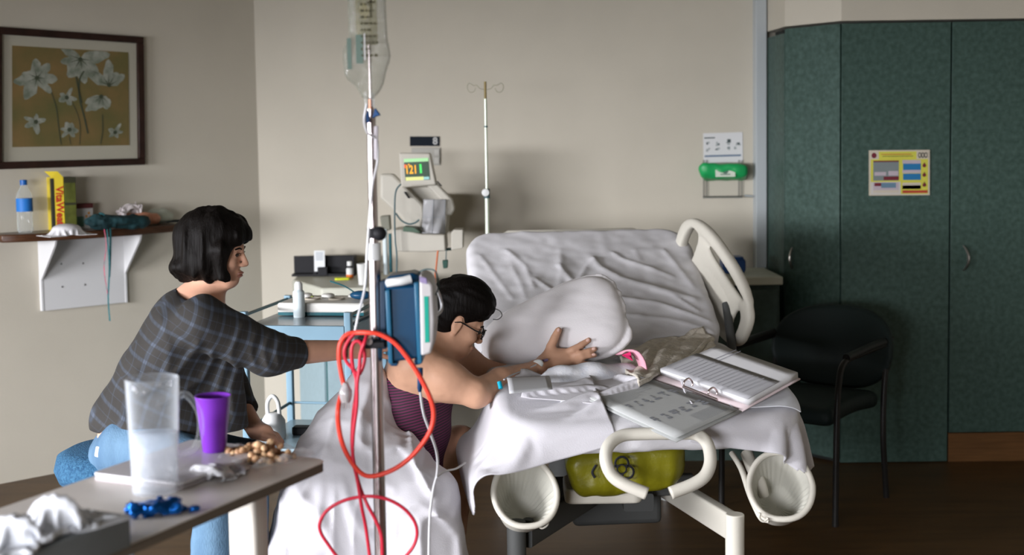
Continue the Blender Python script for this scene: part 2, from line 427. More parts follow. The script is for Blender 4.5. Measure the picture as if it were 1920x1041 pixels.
# ---- wardrobe
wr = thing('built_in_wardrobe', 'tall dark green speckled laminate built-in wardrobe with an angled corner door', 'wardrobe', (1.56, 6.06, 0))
def P2(a, b, z0, z1, off=0, th=.02):
    a = Vector((*a, 0)); b = Vector((*b, 0)); ex = (b - a).normalized(); n = Vector((ex.y, -ex.x, 0)); L = (b - a).length
    return MB().prism([(0, z0), (L, z0), (L, z1), (0, z1)], a + n * off, ex, (0, 0, 1), -n * th)
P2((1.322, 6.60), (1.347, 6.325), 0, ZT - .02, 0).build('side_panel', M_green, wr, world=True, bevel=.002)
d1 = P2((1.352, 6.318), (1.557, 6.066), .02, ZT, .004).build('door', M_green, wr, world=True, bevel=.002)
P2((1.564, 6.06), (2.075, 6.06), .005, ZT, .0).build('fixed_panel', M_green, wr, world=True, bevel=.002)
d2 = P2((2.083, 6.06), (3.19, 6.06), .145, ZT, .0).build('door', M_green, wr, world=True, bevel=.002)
P2((2.083, 6.06), (3.19, 6.06), .0, .14, -.006).build('kickboard', M_kick, wr, world=True, bevel=.002)
mb = MB().prism([(1.345, 6.345), (1.575, 6.085), (3.19, 6.085), (3.19, 6.52), (1.345, 6.52)], (0, 0, .0), (1, 0, 0), (0, 1, 0), (0, 0, ZT - .002)); mb.build('carcass', M_gap, wr, world=True, smooth=False)
def pull(u, v0, v1, Y, parent, n=(0, -1, 0)):
    a = at(u, v0, Y); b = at(u, v1, Y); n = Vector(n); pts = []
    for i in range(13):
        s = i / 12; pts.append(a.lerp(b, s) + n * (.036 * math.sin(PI * s) ** .8))
    MB().tube(pts, [.0045 + .004 * math.sin(PI * i / 12) for i in range(13)], 8, flat=.7).build('handle', M_steel, parent, world=True, label='curved brushed steel pull handle')
pull(1806, 461, 507, 6.055, d2, (.35, -1, 0)); pull(1487, 463, 505, 6.285, d1, (-.55, -.55, 0))

# ---- safety poster on the wardrobe
def flat_panel(name, a, b, c, d, m_, parent=None, th=.003, **k):
    a, b, c, d = [Vector(q) for q in (a, b, c, d)]; n = (b - a).cross(d - a).normalized() * th
    return MB().add([a, b, c, d, a + n, b + n, c + n, d + n], [(0, 1, 2, 3), (4, 7, 6, 5), (0, 4, 5, 1), (1, 5, 6, 2), (2, 6, 7, 3), (3, 7, 4, 0)]).build(name, m_, parent, world=True, smooth=False, **k)
class Sheet:
    """a flat printed sheet: s, t run 0..1 over it from the lower left"""
    def __init__(s, o, ex, ey, n): s.o = Vector(o); s.ex = Vector(ex); s.ey = Vector(ey); s.n = Vector(n).normalized()
    def p(s, x, y, z=0): return s.o + s.ex * x + s.ey * y + s.n * z
    def rect(s, mb, x0, y0, x1, y1, z0, z1, mi=0):
        return mb.add([s.p(x0, y0, z0), s.p(x1, y0, z0), s.p(x1, y1, z0), s.p(x0, y1, z0), s.p(x0, y0, z1), s.p(x1, y0, z1), s.p(x1, y1, z1), s.p(x0, y1, z1)],
                      [(0, 1, 2, 3), (4, 7, 6, 5), (0, 4, 5, 1), (1, 5, 6, 2), (2, 6, 7, 3), (3, 7, 4, 0)], mi)
    def poly(s, mb, pts, z, mi=0):
        return mb.add([s.p(x, y, z) for x, y in pts], [tuple(range(len(pts)))], mi)
def colmat(n, c, rough=.6): return mat(n, c, rough, bump=.03, var=.05)
a = at(1629, 367, 6.055); b = at(1743, 366, 6.055); d = at(1629, 282, 6.055)
pm = [colmat('poster_cream', (.50, .45, .36)), colmat('poster_yellow', (.52, .50, .07)), colmat('poster_blue', (.02, .15, .33)), colmat('poster_maroon', (.14, .02, .03)),
      colmat('poster_lilac', (.42, .36, .40)), colmat('poster_grey', (.17, .2, .2)), colmat('poster_red', (.38, .05, .03)), colmat('poster_black', (.03, .035, .03)), colmat('poster_steel', (.12, .2, .27)), colmat('poster_pale', (.5, .48, .46))]
sh = Sheet(a, b - a, d - a, (0, -1, 0)); mb = MB(); q = lambda *r, mi=0, l=1: sh.rect(mb, r[0], r[1], r[2], r[3], .001 + .0006 * l, .0016 + .0006 * l, mi)
sh.rect(mb, 0, 0, 1, 1, 0, .0014, 0)
q(.03, .03, .97, .97, mi=1); q(.03, .03, .52, .3, mi=9, l=2); q(.17, .80, .78, .95, mi=1, l=2); q(0.02, .8, .16, .98, mi=0, l=2); q(.78, .8, .98, .98, mi=0, l=2)
q(.07, .33, .49, .77, mi=5, l=2); q(.07, .74, .49, .77, mi=3, l=3); q(.09, .44, .28, .52, mi=4, l=3); q(.32, .44, .48, .54, mi=4, l=3); q(.24, .34, .49, .42, mi=3, l=3)
q(.07, .08, .49, .29, mi=4, l=3); q(.09, .21, .26, .28, mi=3, l=4); q(.2, .17, .44, .28, mi=8, l=5); q(.07, .06, .49, .12, mi=0, l=4)
for yy in (.56, .34): q(.56, yy, .85, yy + .14, mi=2, l=3)
for yy in (.70, .49, .14): q(.55, yy, .85, yy + .08, mi=4, l=2)
q(.55, .05, .96, .11, mi=6, l=3); q(.55, .14, .85, .28, mi=0, l=2)
q(.2, .9, .7, .915, mi=6, l=3); q(.22, .86, .72, .872, mi=7, l=3)
for yy in (.66, .45, .23): sh.poly(mb, [(.905 + .03 * math.cos(k) * (1 - .45 * max(0, math.sin(k))), yy + .045 * math.sin(k) + (.03 if abs(k - PI / 2) < .3 else 0)) for k in np.linspace(0, 2 * PI, 14)[:-1]], .005, 3)
sh.poly(mb, [(.08 + .04 * math.cos(k), .885 + .06 * math.sin(k)) for k in np.linspace(0, 2 * PI, 14)[:-1]], .005, 3)
for cxx in (.83, .88, .93):
    for k in np.linspace(0, 2 * PI, 13)[:-1]:
        sh.rect(mb, cxx + .022 * math.cos(k) - .004, .885 + .05 * math.sin(k) - .012, cxx + .022 * math.cos(k) + .004, .885 + .05 * math.sin(k) + .012, .0045, .005, 7)
o = mb.build('safety_poster', pm, smooth=False, fix=False); tag(o, 'small yellow bordered notice with blue bars stuck on the green wardrobe panel', 'poster')

# ---- counter in the corner behind the bed
M_lam = mat('cream_laminate', (.50, .50, .42), .45, bump=.03, var=.04)
cb = thing('corner_bench', 'dark green corner bench with a cream top behind the bed beside the wardrobe', 'cabinet', (1.0, 6.35, 0))
MB().span((.62, 6.12, .862), (1.3, 6.585, .902)).build('countertop', M_lam, cb, world=True, bevel=.006)
MB().span((.64, 6.16, 0), (1.29, 6.585, .862)).build('carcass', mat('bench_green', (.05, .075, .065), .5, bump=.04, var=.15, vscale=30), cb, world=True, smooth=False)
for x0, x1 in ((.66, .96), (.97, 1.275)):
    dd = MB().span((x0, 6.142, .1), (x1, 6.16, .84)).build('door', MATS['bench_green'], cb, world=True, bevel=.002)
M_blue = mat('blue_plastic', (.015, .05, .16), .35, bump=.03)
bb = thing('blue_box', 'small dark blue rounded box on the cream corner bench', 'box', (1.14, 6.33, .902))
mb = MB(); mb.prism(rrect(.115, .075, .02), (1.095, 6.29, .94), (1, 0, 0), (0, 0, 1), (0, .10, 0)); mb.build('body', M_blue, bb, world=True, bevel=.006)
mb = MB(); mb.span((1.05, 6.285, .968), (1.14, 6.395, .985)); mb.build('lid', M_blue, bb, world=True, bevel=.005)
bs = thing('sharps_container', 'yellow container with a black lid on the bench behind the bed rail', 'container', (.82, 6.35, .902))
MB().lathe([(.045, 0), (.05, .01), (.053, .125), (.05, .13)], (.82, 6.35, .902)).build('body', mat('sharps_yellow', (.6, .5, .02), .4, bump=.02), bs, world=True)
MB().lathe([(.054, .13), (.054, .16), (.03, .172), (0.001, .174)], (.82, 6.35, .902)).build('lid', mat('black_plastic', (.008, .008, .010), .6, bump=.02), bs, world=True)
MB().span((.8, 6.293, .95), (.84, 6.30, .99)).build('label', mat('label_black', (.02, .02, .02), .6, bump=.02), bs, world=True, smooth=False)

# ---- notice sheet, green glove dispenser and wire rack on the back wall
def bw(u, v, off=0): return atpl(u, v, LC + BN * off, BN)
a, b, d = bw(1319, 306), bw(1393, 304), bw(1318, 250)
sh = Sheet(a, b - a, d - a, BN); mb = MB(); sh.rect(mb, 0, 0, 1, 1, .001, .003, 0)
sh.rect(mb, .03, .2, .95, .26, .003, .0034, 1); sh.rect(mb, .03, .82, .3, .86, .003, .0034, 2)
rr = random.Random(3)
for gx, gy in ((.12, .62), (.33, .6), (.62, .62), (.85, .62), (.1, .42), (.36, .45), (.66, .45), (.84, .42)):
    for _ in range(4):
        x = gx + rr.uniform(-.06, .04); y = gy + rr.uniform(-.07, .05); sh.rect(mb, x, y, x + rr.uniform(.02, .07), y + rr.uniform(.03, .07), .003, .0034 + rr.random() * .0004, rr.choice([2, 3, 3]))
sh.rect(mb, .61, .66, .7, .78, .003, .0036, 2)
o = mb.build('hygiene_notice', [mat('notice_paper', (.62, .62, .62), .6, bump=.02), colmat('notice_blue', (.12, .17, .25)), colmat('notice_ink', (.06, .08, .08)), colmat('notice_grey', (.3, .33, .33))], smooth=False, fix=False); tag(o, 'white printed hand hygiene sheet on the back wall above the green dispenser', 'notice')
gd = thing('wipes_dispenser', 'bright green wipes pack with a pale label hanging on the back wall', 'dispenser', bw(1358, 342, .0))
g0 = bw(1358, 323, .07); Rw = Matrix((BD, -BN, Vector((0, 0, 1)))).transposed()
def greenf(P):
    q = (P - np.array(g0)) @ np.array(Rw); q[:, 2] += .18 * q[:, 0] * 0 + .25 * (q[:, 1]) ; q = q + .006 * np.stack([vnoise(P, 25, k) for k in (1, 2, 3)], -1)
    a_ = rbox(q, (0, 0, 0), (.118, .06, .038), .03); b_ = cap(q, (-.115, -.03, .02), (-.105, -.03, -.02), .022, .012); return smin(a_, b_, .02)
sdf_obj('pack', greenf, g0 - Vector((.17, .14, .1)), g0 + Vector((.17, .14, .1)), .006, mat('green_pack', (.015, .32, .09), .35, bump=.1, bscale=30), gd)
lab = Sheet(g0 + BD * -.05 - Vector((0, 0, .022)) + BN * .066, BD * .1, Vector((0, 0, .05)) - BN * .012, BN); mb = MB(); lab.rect(mb, 0, 0, 1, 1, 0, .002, 0); mb.build('label', colmat('pack_label', (.6, .65, .55)), gd, world=True, smooth=False)
mb = MB(); lab.poly(mb, [(.5 + .16 * math.cos(k), .6 + .3 * math.sin(k)) for k in np.linspace(0, 2 * PI, 12)[:-1]], .003); lab.rect(mb, .25, .2, .75, .3, .002, .003); mb.build('emblem', colmat('pack_ink', (.08, .16, .12)), gd, world=True, smooth=False)
wk = thing('wire_rack', 'thin wire rack on the back wall under the green wipes pack', 'rack', bw(1358, 372))
M_wire = mat('grey_wire', (.25, .25, .23), .4, .8, bump=.02)
mb = MB()
for uu in (1319, 1325, 1385, 1391): mb.tube([bw(uu, 300, .01), bw(uu, 368, .01), bw(uu, 371, .12)], .0022, 6)
mb.tube([bw(1318, 369, .012), bw(1392, 368, .012)], .003, 6); mb.tube([bw(1318, 371, .12), bw(1392, 370, .12)], .003, 6); mb.build('frame', M_wire, wk, world=True)
mb = MB(); mb.tube([bw(1396, 367, .012), bw(1420, 369, .02)], [.006, .004], 8); mb.build('hook', M_trimw, wk, world=True)

# ---- dark number sign and outlet plate
sg = thing('bay_sign', 'black nameplate with a white number 8 on the back wall above the monitor', 'sign', bw(796, 275))
a, b, d = bw(769, 274), bw(824, 274), bw(769, 256); s1 = Sheet(a, b - a, d - a, BN); mb = MB(); s1.rect(mb, 0, 0, 1, 1, 0, .008); mb.build('plate', mat('sign_black', (.004, .008, .014), .8, bump=.01), sg, world=True, smooth=False)
text_mesh('number', '8', .052, s1.p(.86, .5, .0085), BD, (0, 0, 1), colmat('sign_white', (.5, .5, .48)), sg, bold=.001)
op = thing('outlet_plate', 'pale double outlet plate on the wall under the black nameplate', 'outlet', bw(797, 310))
a, b, d = bw(772, 310), bw(826, 310), bw(772, 277); s1 = Sheet(a, b - a, d - a, BN); mb = MB(); s1.rect(mb, 0, 0, 1, 1, 0, .008); mb.build('plate', mat('outlet_grey', (.36, .35, .31), .5, bump=.02), op, world=True, bevel=.002)
for yy in (.1, .55):
    mb = MB(); s1.rect(mb, .8, yy, .97, yy + .35, .008, .014); mb.build('switch', mat('outlet_white', (.45, .44, .4), .4, bump=.02), op, world=True, bevel=.002)

# ================================================================== left wall: picture
def lw(u, v, off=0): return atpl(u, v, LC + LN * off, LN)
pf = thing('framed_picture', 'framed print of white flowers in a dark wooden frame on the left wall', 'picture', lw(130, 312))
M_dwood = mat('dark_frame_wood', (.022, .009, .006), .35, var=.3, vscale=20, bump=.05)
tr, br_ = lw(265, 70), lw(268, 309); tl = lw(-14, 50); bl = lw(-14, 318)
def quad_in(x, y, off): # x 0..1 left->right, y 0..1 bottom->top
    return bl.lerp(br_, x).lerp(tl.lerp(tr, x), y) + LN * off
mb = MB()
def frame_rect(x0, y0, x1, y1, o0, o1, mi=0):
    P = [quad_in(x0, y0, o0), quad_in(x1, y0, o0), quad_in(x1, y1, o0), quad_in(x0, y1, o0)]; P += [quad_in(x0, y0, o1), quad_in(x1, y0, o1), quad_in(x1, y1, o1), quad_in(x0, y1, o1)]
    mb.add(P, [(0, 1, 2, 3), (4, 7, 6, 5), (0, 4, 5, 1), (1, 5, 6, 2), (2, 6, 7, 3), (3, 7, 4, 0)], mi)
fx, fy = .046, .052
for r in ((0, 0, 1, fy), (0, 1 - fy, 1, 1), (0, fy, fx, 1 - fy), (1 - fx, fy, 1, 1 - fy)): frame_rect(*r, .0, .03)
mb.build('frame', M_dwood, pf, world=True, bevel=.004)
mb = MB(); frame_rect(fx, fy, 1 - fx, 1 - fy, .004, .012); mb.build('mat_board', mat('mat_board', (.38, .36, .29), .8, bump=.02), pf, world=True, smooth=False)
mb = MB(); ax0, ay0, ax1, ay1 = .115, .155, .895, .875
frame_rect(ax0, ay0, ax1, ay1, .013, .0145); cv = mb.build('print', mat('print_ochre', (.105, .10, .035), .8, col2=(.20, .125, .048), vscale=5, bump=.05), pf, world=True, smooth=False)
M_pet = mat('painted_petal', (.13, .15, .11), .8, col2=(.30, .31, .26), vscale=26); M_stem = mat('painted_stem', (.05, .06, .035), .8, bump=.02)
def A2(x, y, z): return quad_in(ax0 + (ax1 - ax0) * x, ay0 + (ay1 - ay0) * y, .0147 + z)
rr = random.Random(11); mbp = None; mbs = MB()
def petal(cx, cy, ang, L, wd, z):
    pts = []
    for k in range(15):
        s = k / 14 * 2 * PI; x = (1 - math.cos(s)) / 2 * L; f_ = (1 - math.cos(s)) / 2; y = math.sin(s) * wd * (.55 + .75 * f_ * (1 - f_ * .75)) * (1 + .16 * math.sin(5 * s + L * 90)); x = x * (1 + .12 * f_ ** 6)
        pts.append((cx + x * math.cos(ang) - y * math.sin(ang), cy + (x * math.sin(ang) + y * math.cos(ang)) * 1.15))
    mbp.add([A2(min(.995, max(.005, x)), min(.995, max(.005, y)), z) for x, y in pts], [tuple(range(15))])
def bloom(cx, cy, r, n, ph=0, arc=2 * PI):
    global mbp
    mbp = MB()
    for k in range(n):
        petal(cx, cy, ph + arc * k / n + rr.uniform(-.28, .28), r * rr.uniform(.62, 1.15), r * rr.uniform(.24, .40), .0003 + .0001 * k)
    for k in range(n):
        a_ = ph + arc * k / n; mbs.add([A2(cx + r * q_ * math.cos(a_ + w_), cy + 1.15 * r * q_ * math.sin(a_ + w_), .0018) for q_, w_ in ((.08, -.3), (.5, 0), (.08, .3))], [(0, 1, 2)])
    mbs.add([A2(cx + .018 * math.cos(k), cy + .022 * math.sin(k), .002) for k in np.linspace(0, 2 * PI, 9)[:-1]], [tuple(range(8))])
    mbp.build('flower', M_pet, cv, world=True, smooth=False, fix=False, label='pale painted flower')
bloom(.20, .69, .17, 7); bloom(.57, .90, .21, 6, PI * .9, 1.3 * PI); bloom(.82, .64, .20, 5, .5, .9 * PI); bloom(.75, .52, .17, 5, PI * 1.05, .9 * PI); bloom(.45, .50, .09, 5); bloom(.47, .17, .09, 6); bloom(.19, .25, .09, 5); bloom(.87, .14, .08, 5)
def strk(pts, w0):
    P = spline([(x, y, 0) for x, y in pts], 6)
    mbs.add([A2(min(.99, max(.01, p.x + s_ * w0)), min(.99, max(.01, p.y)), .0014) for p in P for s_ in (-1, 1)], [(2 * i, 2 * i + 1, 2 * i + 3, 2 * i + 2) for i in range(len(P) - 1)])
strk([(.60, .78), (.56, .68), (.56, .5), (.6, .3), (.63, .13)], .007); strk([(.53, .72), (.55, .6), (.58, .45)], .006); strk([(.32, .55), (.36, .4), (.38, .2), (.4, .02)], .004); strk([(.76, .33), (.76, .15), (.74, .02)], .004); strk([(.5, .45), (.56, .25), (.56, .02)], .003); strk([(.47, .1), (.48, .02)], .003)
mbs.build('stems', M_stem, cv, world=True, smooth=False, fix=False, label='dark painted stems and flower centres')

# ================================================================== left wall: shelf on a white bracket
ZS = 1.18
M_shelf = mat('varnished_dark_wood', (.060, .024, .010), .3, var=.35, vscale=6, stretch=(2, 2, 16), bump=.05)
sf = thing('bracket_shelf', 'dark wooden wall shelf with a bowed front on a white bracket', 'shelf', lw(155, 583))
def wt(p): return (Vector(p) - LC).dot(LD)   # distance along the left wall from the corner
def lp(t, off, z): 
    q_ = LC + LD * t + LN * off; q_.z = z; return q_
def onz(u, v, off): # along-wall coordinate of a pixel column at an offset from the wall
    return wt(atpl(u, v, LC + LN * off, LN))
tl_ = onz(9, 445, .20); tr_ = onz(334, 428, .12)
n_ = 24; prof = []
for i in range(n_ + 1):
    s = i / n_; prof.append((tl_ + (tr_ - tl_) * s, .16 + .10 * math.sin(PI * min(1, max(0, s * 1.02))) ** .8 * (1.15 - .5 * s)))
prof = [(tl_, .0)] + prof + [(tr_, .0)]
mb = MB(); mb.prism([(t_, o_) for t_, o_ in prof], lp(0, 0, ZS - .036), LD, LN, (0, 0, .036)); mb.build('board', M_shelf, sf, world=True, bevel=.006)
M_brk = mat('white_bracket', (.60, .60, .60), .45, bump=.03)
pL, pR = onz(76, 520, .01), onz(235, 520, .01); zb = lw(155, 575).z
mb = MB(); mb.prism([(pL, zb), (pR, zb), (pR, ZS - .037), (pL, ZS - .037)], lp(0, 0, 0), LD, (0, 0, 1), LN * .018); mb.build('back_plate', M_brk, sf, world=True, bevel=.002)
for tt in (pL - .002, pR + .002):
    mb = MB(); zz = ZS - .037
    mb.prism([(0, zz), (.20, zz), (.185, zz - .03), (.02, zz - .20), (.02, zb), (0, zb)], lp(tt, 0, 0) - LD * .006, LN, (0, 0, 1), LD * .012); mb.build('gusset', M_brk, sf, world=True, bevel=.002)
for uu, vv in ((115, 495), (156, 494), (117, 538), (159, 534)):
    p = lw(uu, vv, .018); MB().lathe([(.005, 0), (.004, .002), (0.0001, .003)], p, 10, Matrix((LD, LD.cross(LN) * -1, LN)).transposed()).build('screw', mat('screw_grey', (.2, .2, .2), .4, .6, bump=.01), sf, world=True)
# ================================================================== things on the wall shelf
M_clear = glassy('clear_plastic', (.62, .68, .68), .12, .85, bump=.03)
M_cap = mat('blue_cap', (.01, .10, .35), .35, bump=.02)
M_pet_label = mat('blue_label', (.02, .16, .50), .5, bump=.02)
def film(name, col, alpha, rough=.25, bump=.3, bscale=30):
    return mat(name, col, rough, alpha=alpha, bump=bump, bscale=bscale)
def onshelf(u, v): return atz(u, v, ZS)
def water_bottle(p, h=.245, r=.036):
    t = thing('water_bottle', 'clear water bottle with blue cap and label at the left shelf end', 'bottle', p)
    o = (0, 0, 0)
    MB().lathe([(.001, .001), (r * .8, 0), (r, .012), (r, h * .3), (r * .96, h * .34), (r, h * .38), (r, h * .66), (r * .9, h * .74), (r * .45, h * .86), (r * .4, h * .92), (0.001, h * .925)], o).build('body', M_clear, t)
    MB().lathe([(r * 1.02, h * .40), (r * 1.025, h * .41), (r * 1.025, h * .64), (r * 1.02, h * .65)], o, 24).build('label', M_pet_label, t)
    MB().lathe([(r * .46, h * .90), (r * .46, h * .995), (r * .4, h), (.001, h)], o, 20).build('cap', M_cap, t)
water_bottle(onshelf(48, 436))
p = lp(wt(lw(92, 430)), .115, ZS); vb = thing('cracker_box', 'tall yellow cracker box with the red word VitaWeat and an open flap on the shelf', 'box', p)
e1 = LD * -1; ZZ = Vector((0, 0, 1))
hb = .252; wb = .055
sA = LD * -1 * .62 + LN * -.78  # narrow yellow face looks at the room
fa = Vector((.86, .50, 0)).normalized(); fb = Vector((fa.y, -fa.x, 0))  # across, towards camera
mb = MB(); mb.prism([(-wb / 2, 0), (wb / 2, 0), (wb / 2, .115), (-wb / 2, .115)], p, fa, -fb, ZZ * hb); mb.build('carton', mat('carton_yellow', (.72, .56, .04), .45, bump=.03, var=.06), vb, world=True, bevel=.001)
mb = MB(); mb.prism([(-wb / 2 - .001, -.001), (-wb / 2 + .012, -.001), (-wb / 2 + .012, .03), (-wb / 2 - .001, .03)], p, fa, -fb, ZZ * (hb - .004)); mb.build('side_band', mat('carton_black', (.03, .03, .02), .5, bump=.02), vb, world=True, smooth=False)
mb = MB(); q0 = p + ZZ * hb - fa * wb / 2; mb.add([q0, q0 + fa * wb, q0 + fa * wb * .8 + fb * .005 + ZZ * .028 - fa * .015, q0 - fa * .03 + ZZ * .03, q0 - fb * .002, q0 + fa * wb - fb * .002, q0 + fa * wb * .8 + fb * .003 + ZZ * .028 - fa * .015, q0 - fa * .03 + ZZ * .03 - fb * .002], [(0, 1, 2, 3), (4, 7, 6, 5), (0, 4, 5, 1), (1, 5, 6, 2), (2, 6, 7, 3), (3, 7, 4, 0)]); mb.build('flap', MATS['carton_yellow'], vb, world=True, smooth=False)
text_mesh('lettering', 'VitaWeat', .047, p + fb * .0015 + ZZ * hb * .47 + fa * .006, -ZZ, fa, colmat('letter_red', (.5, .03, .02)), vb, bold=.0012)
mb = MB(); s1 = Sheet(p + fb * .0012 - fa * .024, fa * .045, ZZ * hb, fb); s1.rect(mb, .3, .08, .75, .2, 0, .0005); mb.build('print', colmat('letter_brown', (.3, .16, .03)), vb, world=True, smooth=False)
p = p + fa * .030 - fb * .012; gb = thing('dark_carton', 'dark olive green carton standing right of the tall yellow cracker box', 'box', p)
mb = MB(); mb.prism([(0, -.02), (.05, -.02), (.05, .10), (0, .10)], p, fa, -fb, ZZ * .250); mb.build('carton', mat('carton_olive', (.075, .085, .015), .5, var=.3, vscale=20, bump=.03), gb, world=True, bevel=.001)
for z_, h_ in ((.12, .012), (.225, .0265)): MB().prism([(-.001, -.021), (.051, -.021), (.051, .101), (-.001, .101)], p + ZZ * z_, fa, -fb, ZZ * h_).build('band', mat('carton_dark', (.03, .03, .015), .5, bump=.02), gb, world=True, smooth=False)
p = lp(onz(148, 400, .09), .10, ZS); wb2 = thing('medicine_carton', 'low pale carton with a brown top edge and orange spots behind the white packet', 'box', p)
mb = MB(); mb.prism([(-.08, 0), (.08, 0), (.08, .12), (-.08, .12)], p - LN * .03, -LD, (0, 0, 1), -LN * .06); mb.build('carton', mat('carton_pale', (.42, .42, .40), .5, var=.1, vscale=30, bump=.03), wb2, world=True, bevel=.001)
mb = MB(); mb.prism([(-.081, .098), (.081, .098), (.081, .121), (-.081, .121)], p - LN * .029, -LD, (0, 0, 1), -LN * .062); mb.build('top_band', colmat('carton_maroon', (.09, .02, .02)), wb2, world=True, smooth=False)
mb = MB(); s1 = Sheet(p - LN * .029 - LD * -.08, -LD * .16, ZZ * .12, LN); s1 = Sheet(p - LN * .0285 + LD * .08, -LD * .16, ZZ * .12, LN)
for x, y in ((.78, .5), (.86, .62), (.9, .48), (.82, .38)): s1.poly(mb, [(x + .04 * math.cos(k), y + .055 * math.sin(k)) for k in np.linspace(0, 2 * PI, 11)[:-1]], .001)
mb.build('spots', colmat('carton_orange', (.45, .2, .04)), wb2, world=True, smooth=False)
mb = MB(); s1.rect(mb, .1, .1, .7, .5, .0005, .001); mb.build('green_print', colmat('carton_green', (.10, .2, .15)), wb2, world=True, smooth=False)

def soft(name, label, cat, centre, half, fn, m_, cell=.005, it=2, part=None):
    o = sdf_obj(name, fn, Vector(centre) - Vector(half), Vector(centre) + Vector(half), cell, m_, it=it); tag(o, label, cat); return o
def crumple(P, sc, amp, seed=0):
    a = 1 - np.abs(vnoise(P, sc, seed)); b = 1 - np.abs(vnoise(P, sc * 2.1, seed + 5)); return amp * (a * a + .5 * b * b - .6)
Rl = np.array(Matrix((LD, LN, ZZ)).transposed())
c0 = onshelf(125, 442) + ZZ * .028 - LN * .0
# dark teal cloth bag with straps
tb = thing('drawstring_bag', 'dark teal cloth bag heaped on the shelf with straps hanging over the edge', 'bag', onshelf(215, 430))
c1 = onshelf(222, 430) + ZZ * .04
sdf_obj('body', lambda P: smin(smin(ell(P, c1, (.105, .06, .032), Rl), ell(P, c1 + LD * .09 - ZZ * .0, (.07, .05, .030), Rl), .04), ell(P, c1 - LD * .10 - ZZ * .01, (.07, .05, .034), Rl), .03) + crumple(P, 22, .014, 7),
        c1 - Vector((.26, .26, .09)), c1 + Vector((.26, .26, .09)), .006, mat('teal_cloth', (.010, .035, .04), .8, var=.4, vscale=20, bump=.3, bscale=60), tb)
e0 = onshelf(200, 440)
def hang(pts, r, m_, lab=None):
    P = [lw(u, v, o_) for u, v, o_ in pts]; MB().tube(spline(P, 6), r, 6, flat=.35).build('strap', m_, tb, world=True, label=lab)
M_tl = mat('teal_cord', (.02, .10, .11), .7, bump=.1, var=.2, vscale=60)
M_pk = mat('pink_cord', (.5, .06, .12), .7, bump=.1, col2=(.05, .12, .12), vscale=50)
hang([(190, 405, .24), (197, 412, .275), (201, 440, .285), (205, 500, .285), (203, 560, .285), (206, 602, .285)], [.007] * 31, M_tl)
hang([(186, 408, .25), (193, 420, .28), (199, 460, .282), (195, 500, .282), (200, 540, .28), (204, 570, .28)], .004, M_pk, 'thin pink and dark strap')
hang([(175, 420, .24), (186, 402, .255), (196, 404, .262), (206, 425, .285), (207, 470, .288), (205, 520, .286)], .005, M_tl)
# white carrier bag with something orange in it, standing open
c2 = lp(onz(242, 400, .09), .09, ZS)
cbg = thing('carrier_bag', 'open white plastic carrier bag with peach coloured contents standing on the shelf', 'bag', c2)
cc = c2 - LD * .075 + LN * .03 + ZZ * .032
sdf_obj('contents', lambda P: smin(ell(P, cc, (.075, .045, .034), Rl), ell(P, c2 + ZZ * .035, (.06, .04, .034), Rl), .02) + crumple(P, 25, .008, 4), cc - Vector((.15, .15, .07)), cc + Vector((.15, .15, .09)), .006, mat('peach_pack', (.50, .22, .13), .5, bump=.2, bscale=40), cbg)
c3 = lp(onz(296, 400, .07), .068, ZS)
soft('clear_food_bag', 'clear crinkled plastic bag at the right end of the shelf near the hair', 'bag', c3 + ZZ * .035, (.14, .14, .07), lambda P: ell(P, c3 + ZZ * .040, (.085, .05, .040), Rl) + crumple(P, 20, .010, 9), film('pale_film', (.50, .54, .45), .40), .006)
c4 = lp(onz(322, 420, .05), .05, ZS + .008)
o = MB().tube(spline([c4 + LD * .09, c4 + LN * .02 + ZZ * .004, c4 - LD * .05 + LN * .01], 5), .007, 8).build('dark_pouch', mat('black_cloth', (.012, .014, .016), .8, bump=.1)); tag(o, 'slim black cord end at the far right tip of the shelf', 'cord')

# ================================================================== bench along the back wall, left
M_pale = mat('pale_blue_laminate', (.26, .35, .38), .45, var=.05, vscale=40, bump=.03)
M_blk = mat('black_plastic', (.009, .009, .011), .55)
gl = thing('wall_bench', 'cream topped bench with a pale blue front behind the blue trolley', 'cabinet', (-.8, 6.4, 0))
zt = .885; def_ = [(-1.14, 6.80), (-1.12, 6.47), (-.915, 6.07), (-.60, 6.07), (-.60, 6.77)]
MB().prism(def_, (0, 0, zt - .062), (1, 0, 0), (0, 1, 0), (0, 0, .062)).build('countertop', M_lam, gl, world=True, bevel=.012, seg=4)
ins_ = [(-1.11, 6.78), (-1.09, 6.49), (-.90, 6.10), (-.62, 6.10), (-.62, 6.76)]
MB().prism(ins_, (0, 0, .0), (1, 0, 0), (0, 1, 0), (0, 0, zt - .063)).build('carcass', mat('dark_teal_gap', (.03, .10, .10), .6, bump=.02), gl, world=True, smooth=False)
def pan(a, b, z0, z1, name='panel'): 
    P2(a, b, z0, z1, .012, .014).build(name, M_pale, gl, world=True, bevel=.002)
pan((-1.085, 6.48), (-.905, 6.11), .08, zt - .07); pan((-.895, 6.10), (-.625, 6.10), .60, zt - .085, 'drawer'); pan((-.895, 6.10), (-.625, 6.10), .08, .58, 'door')
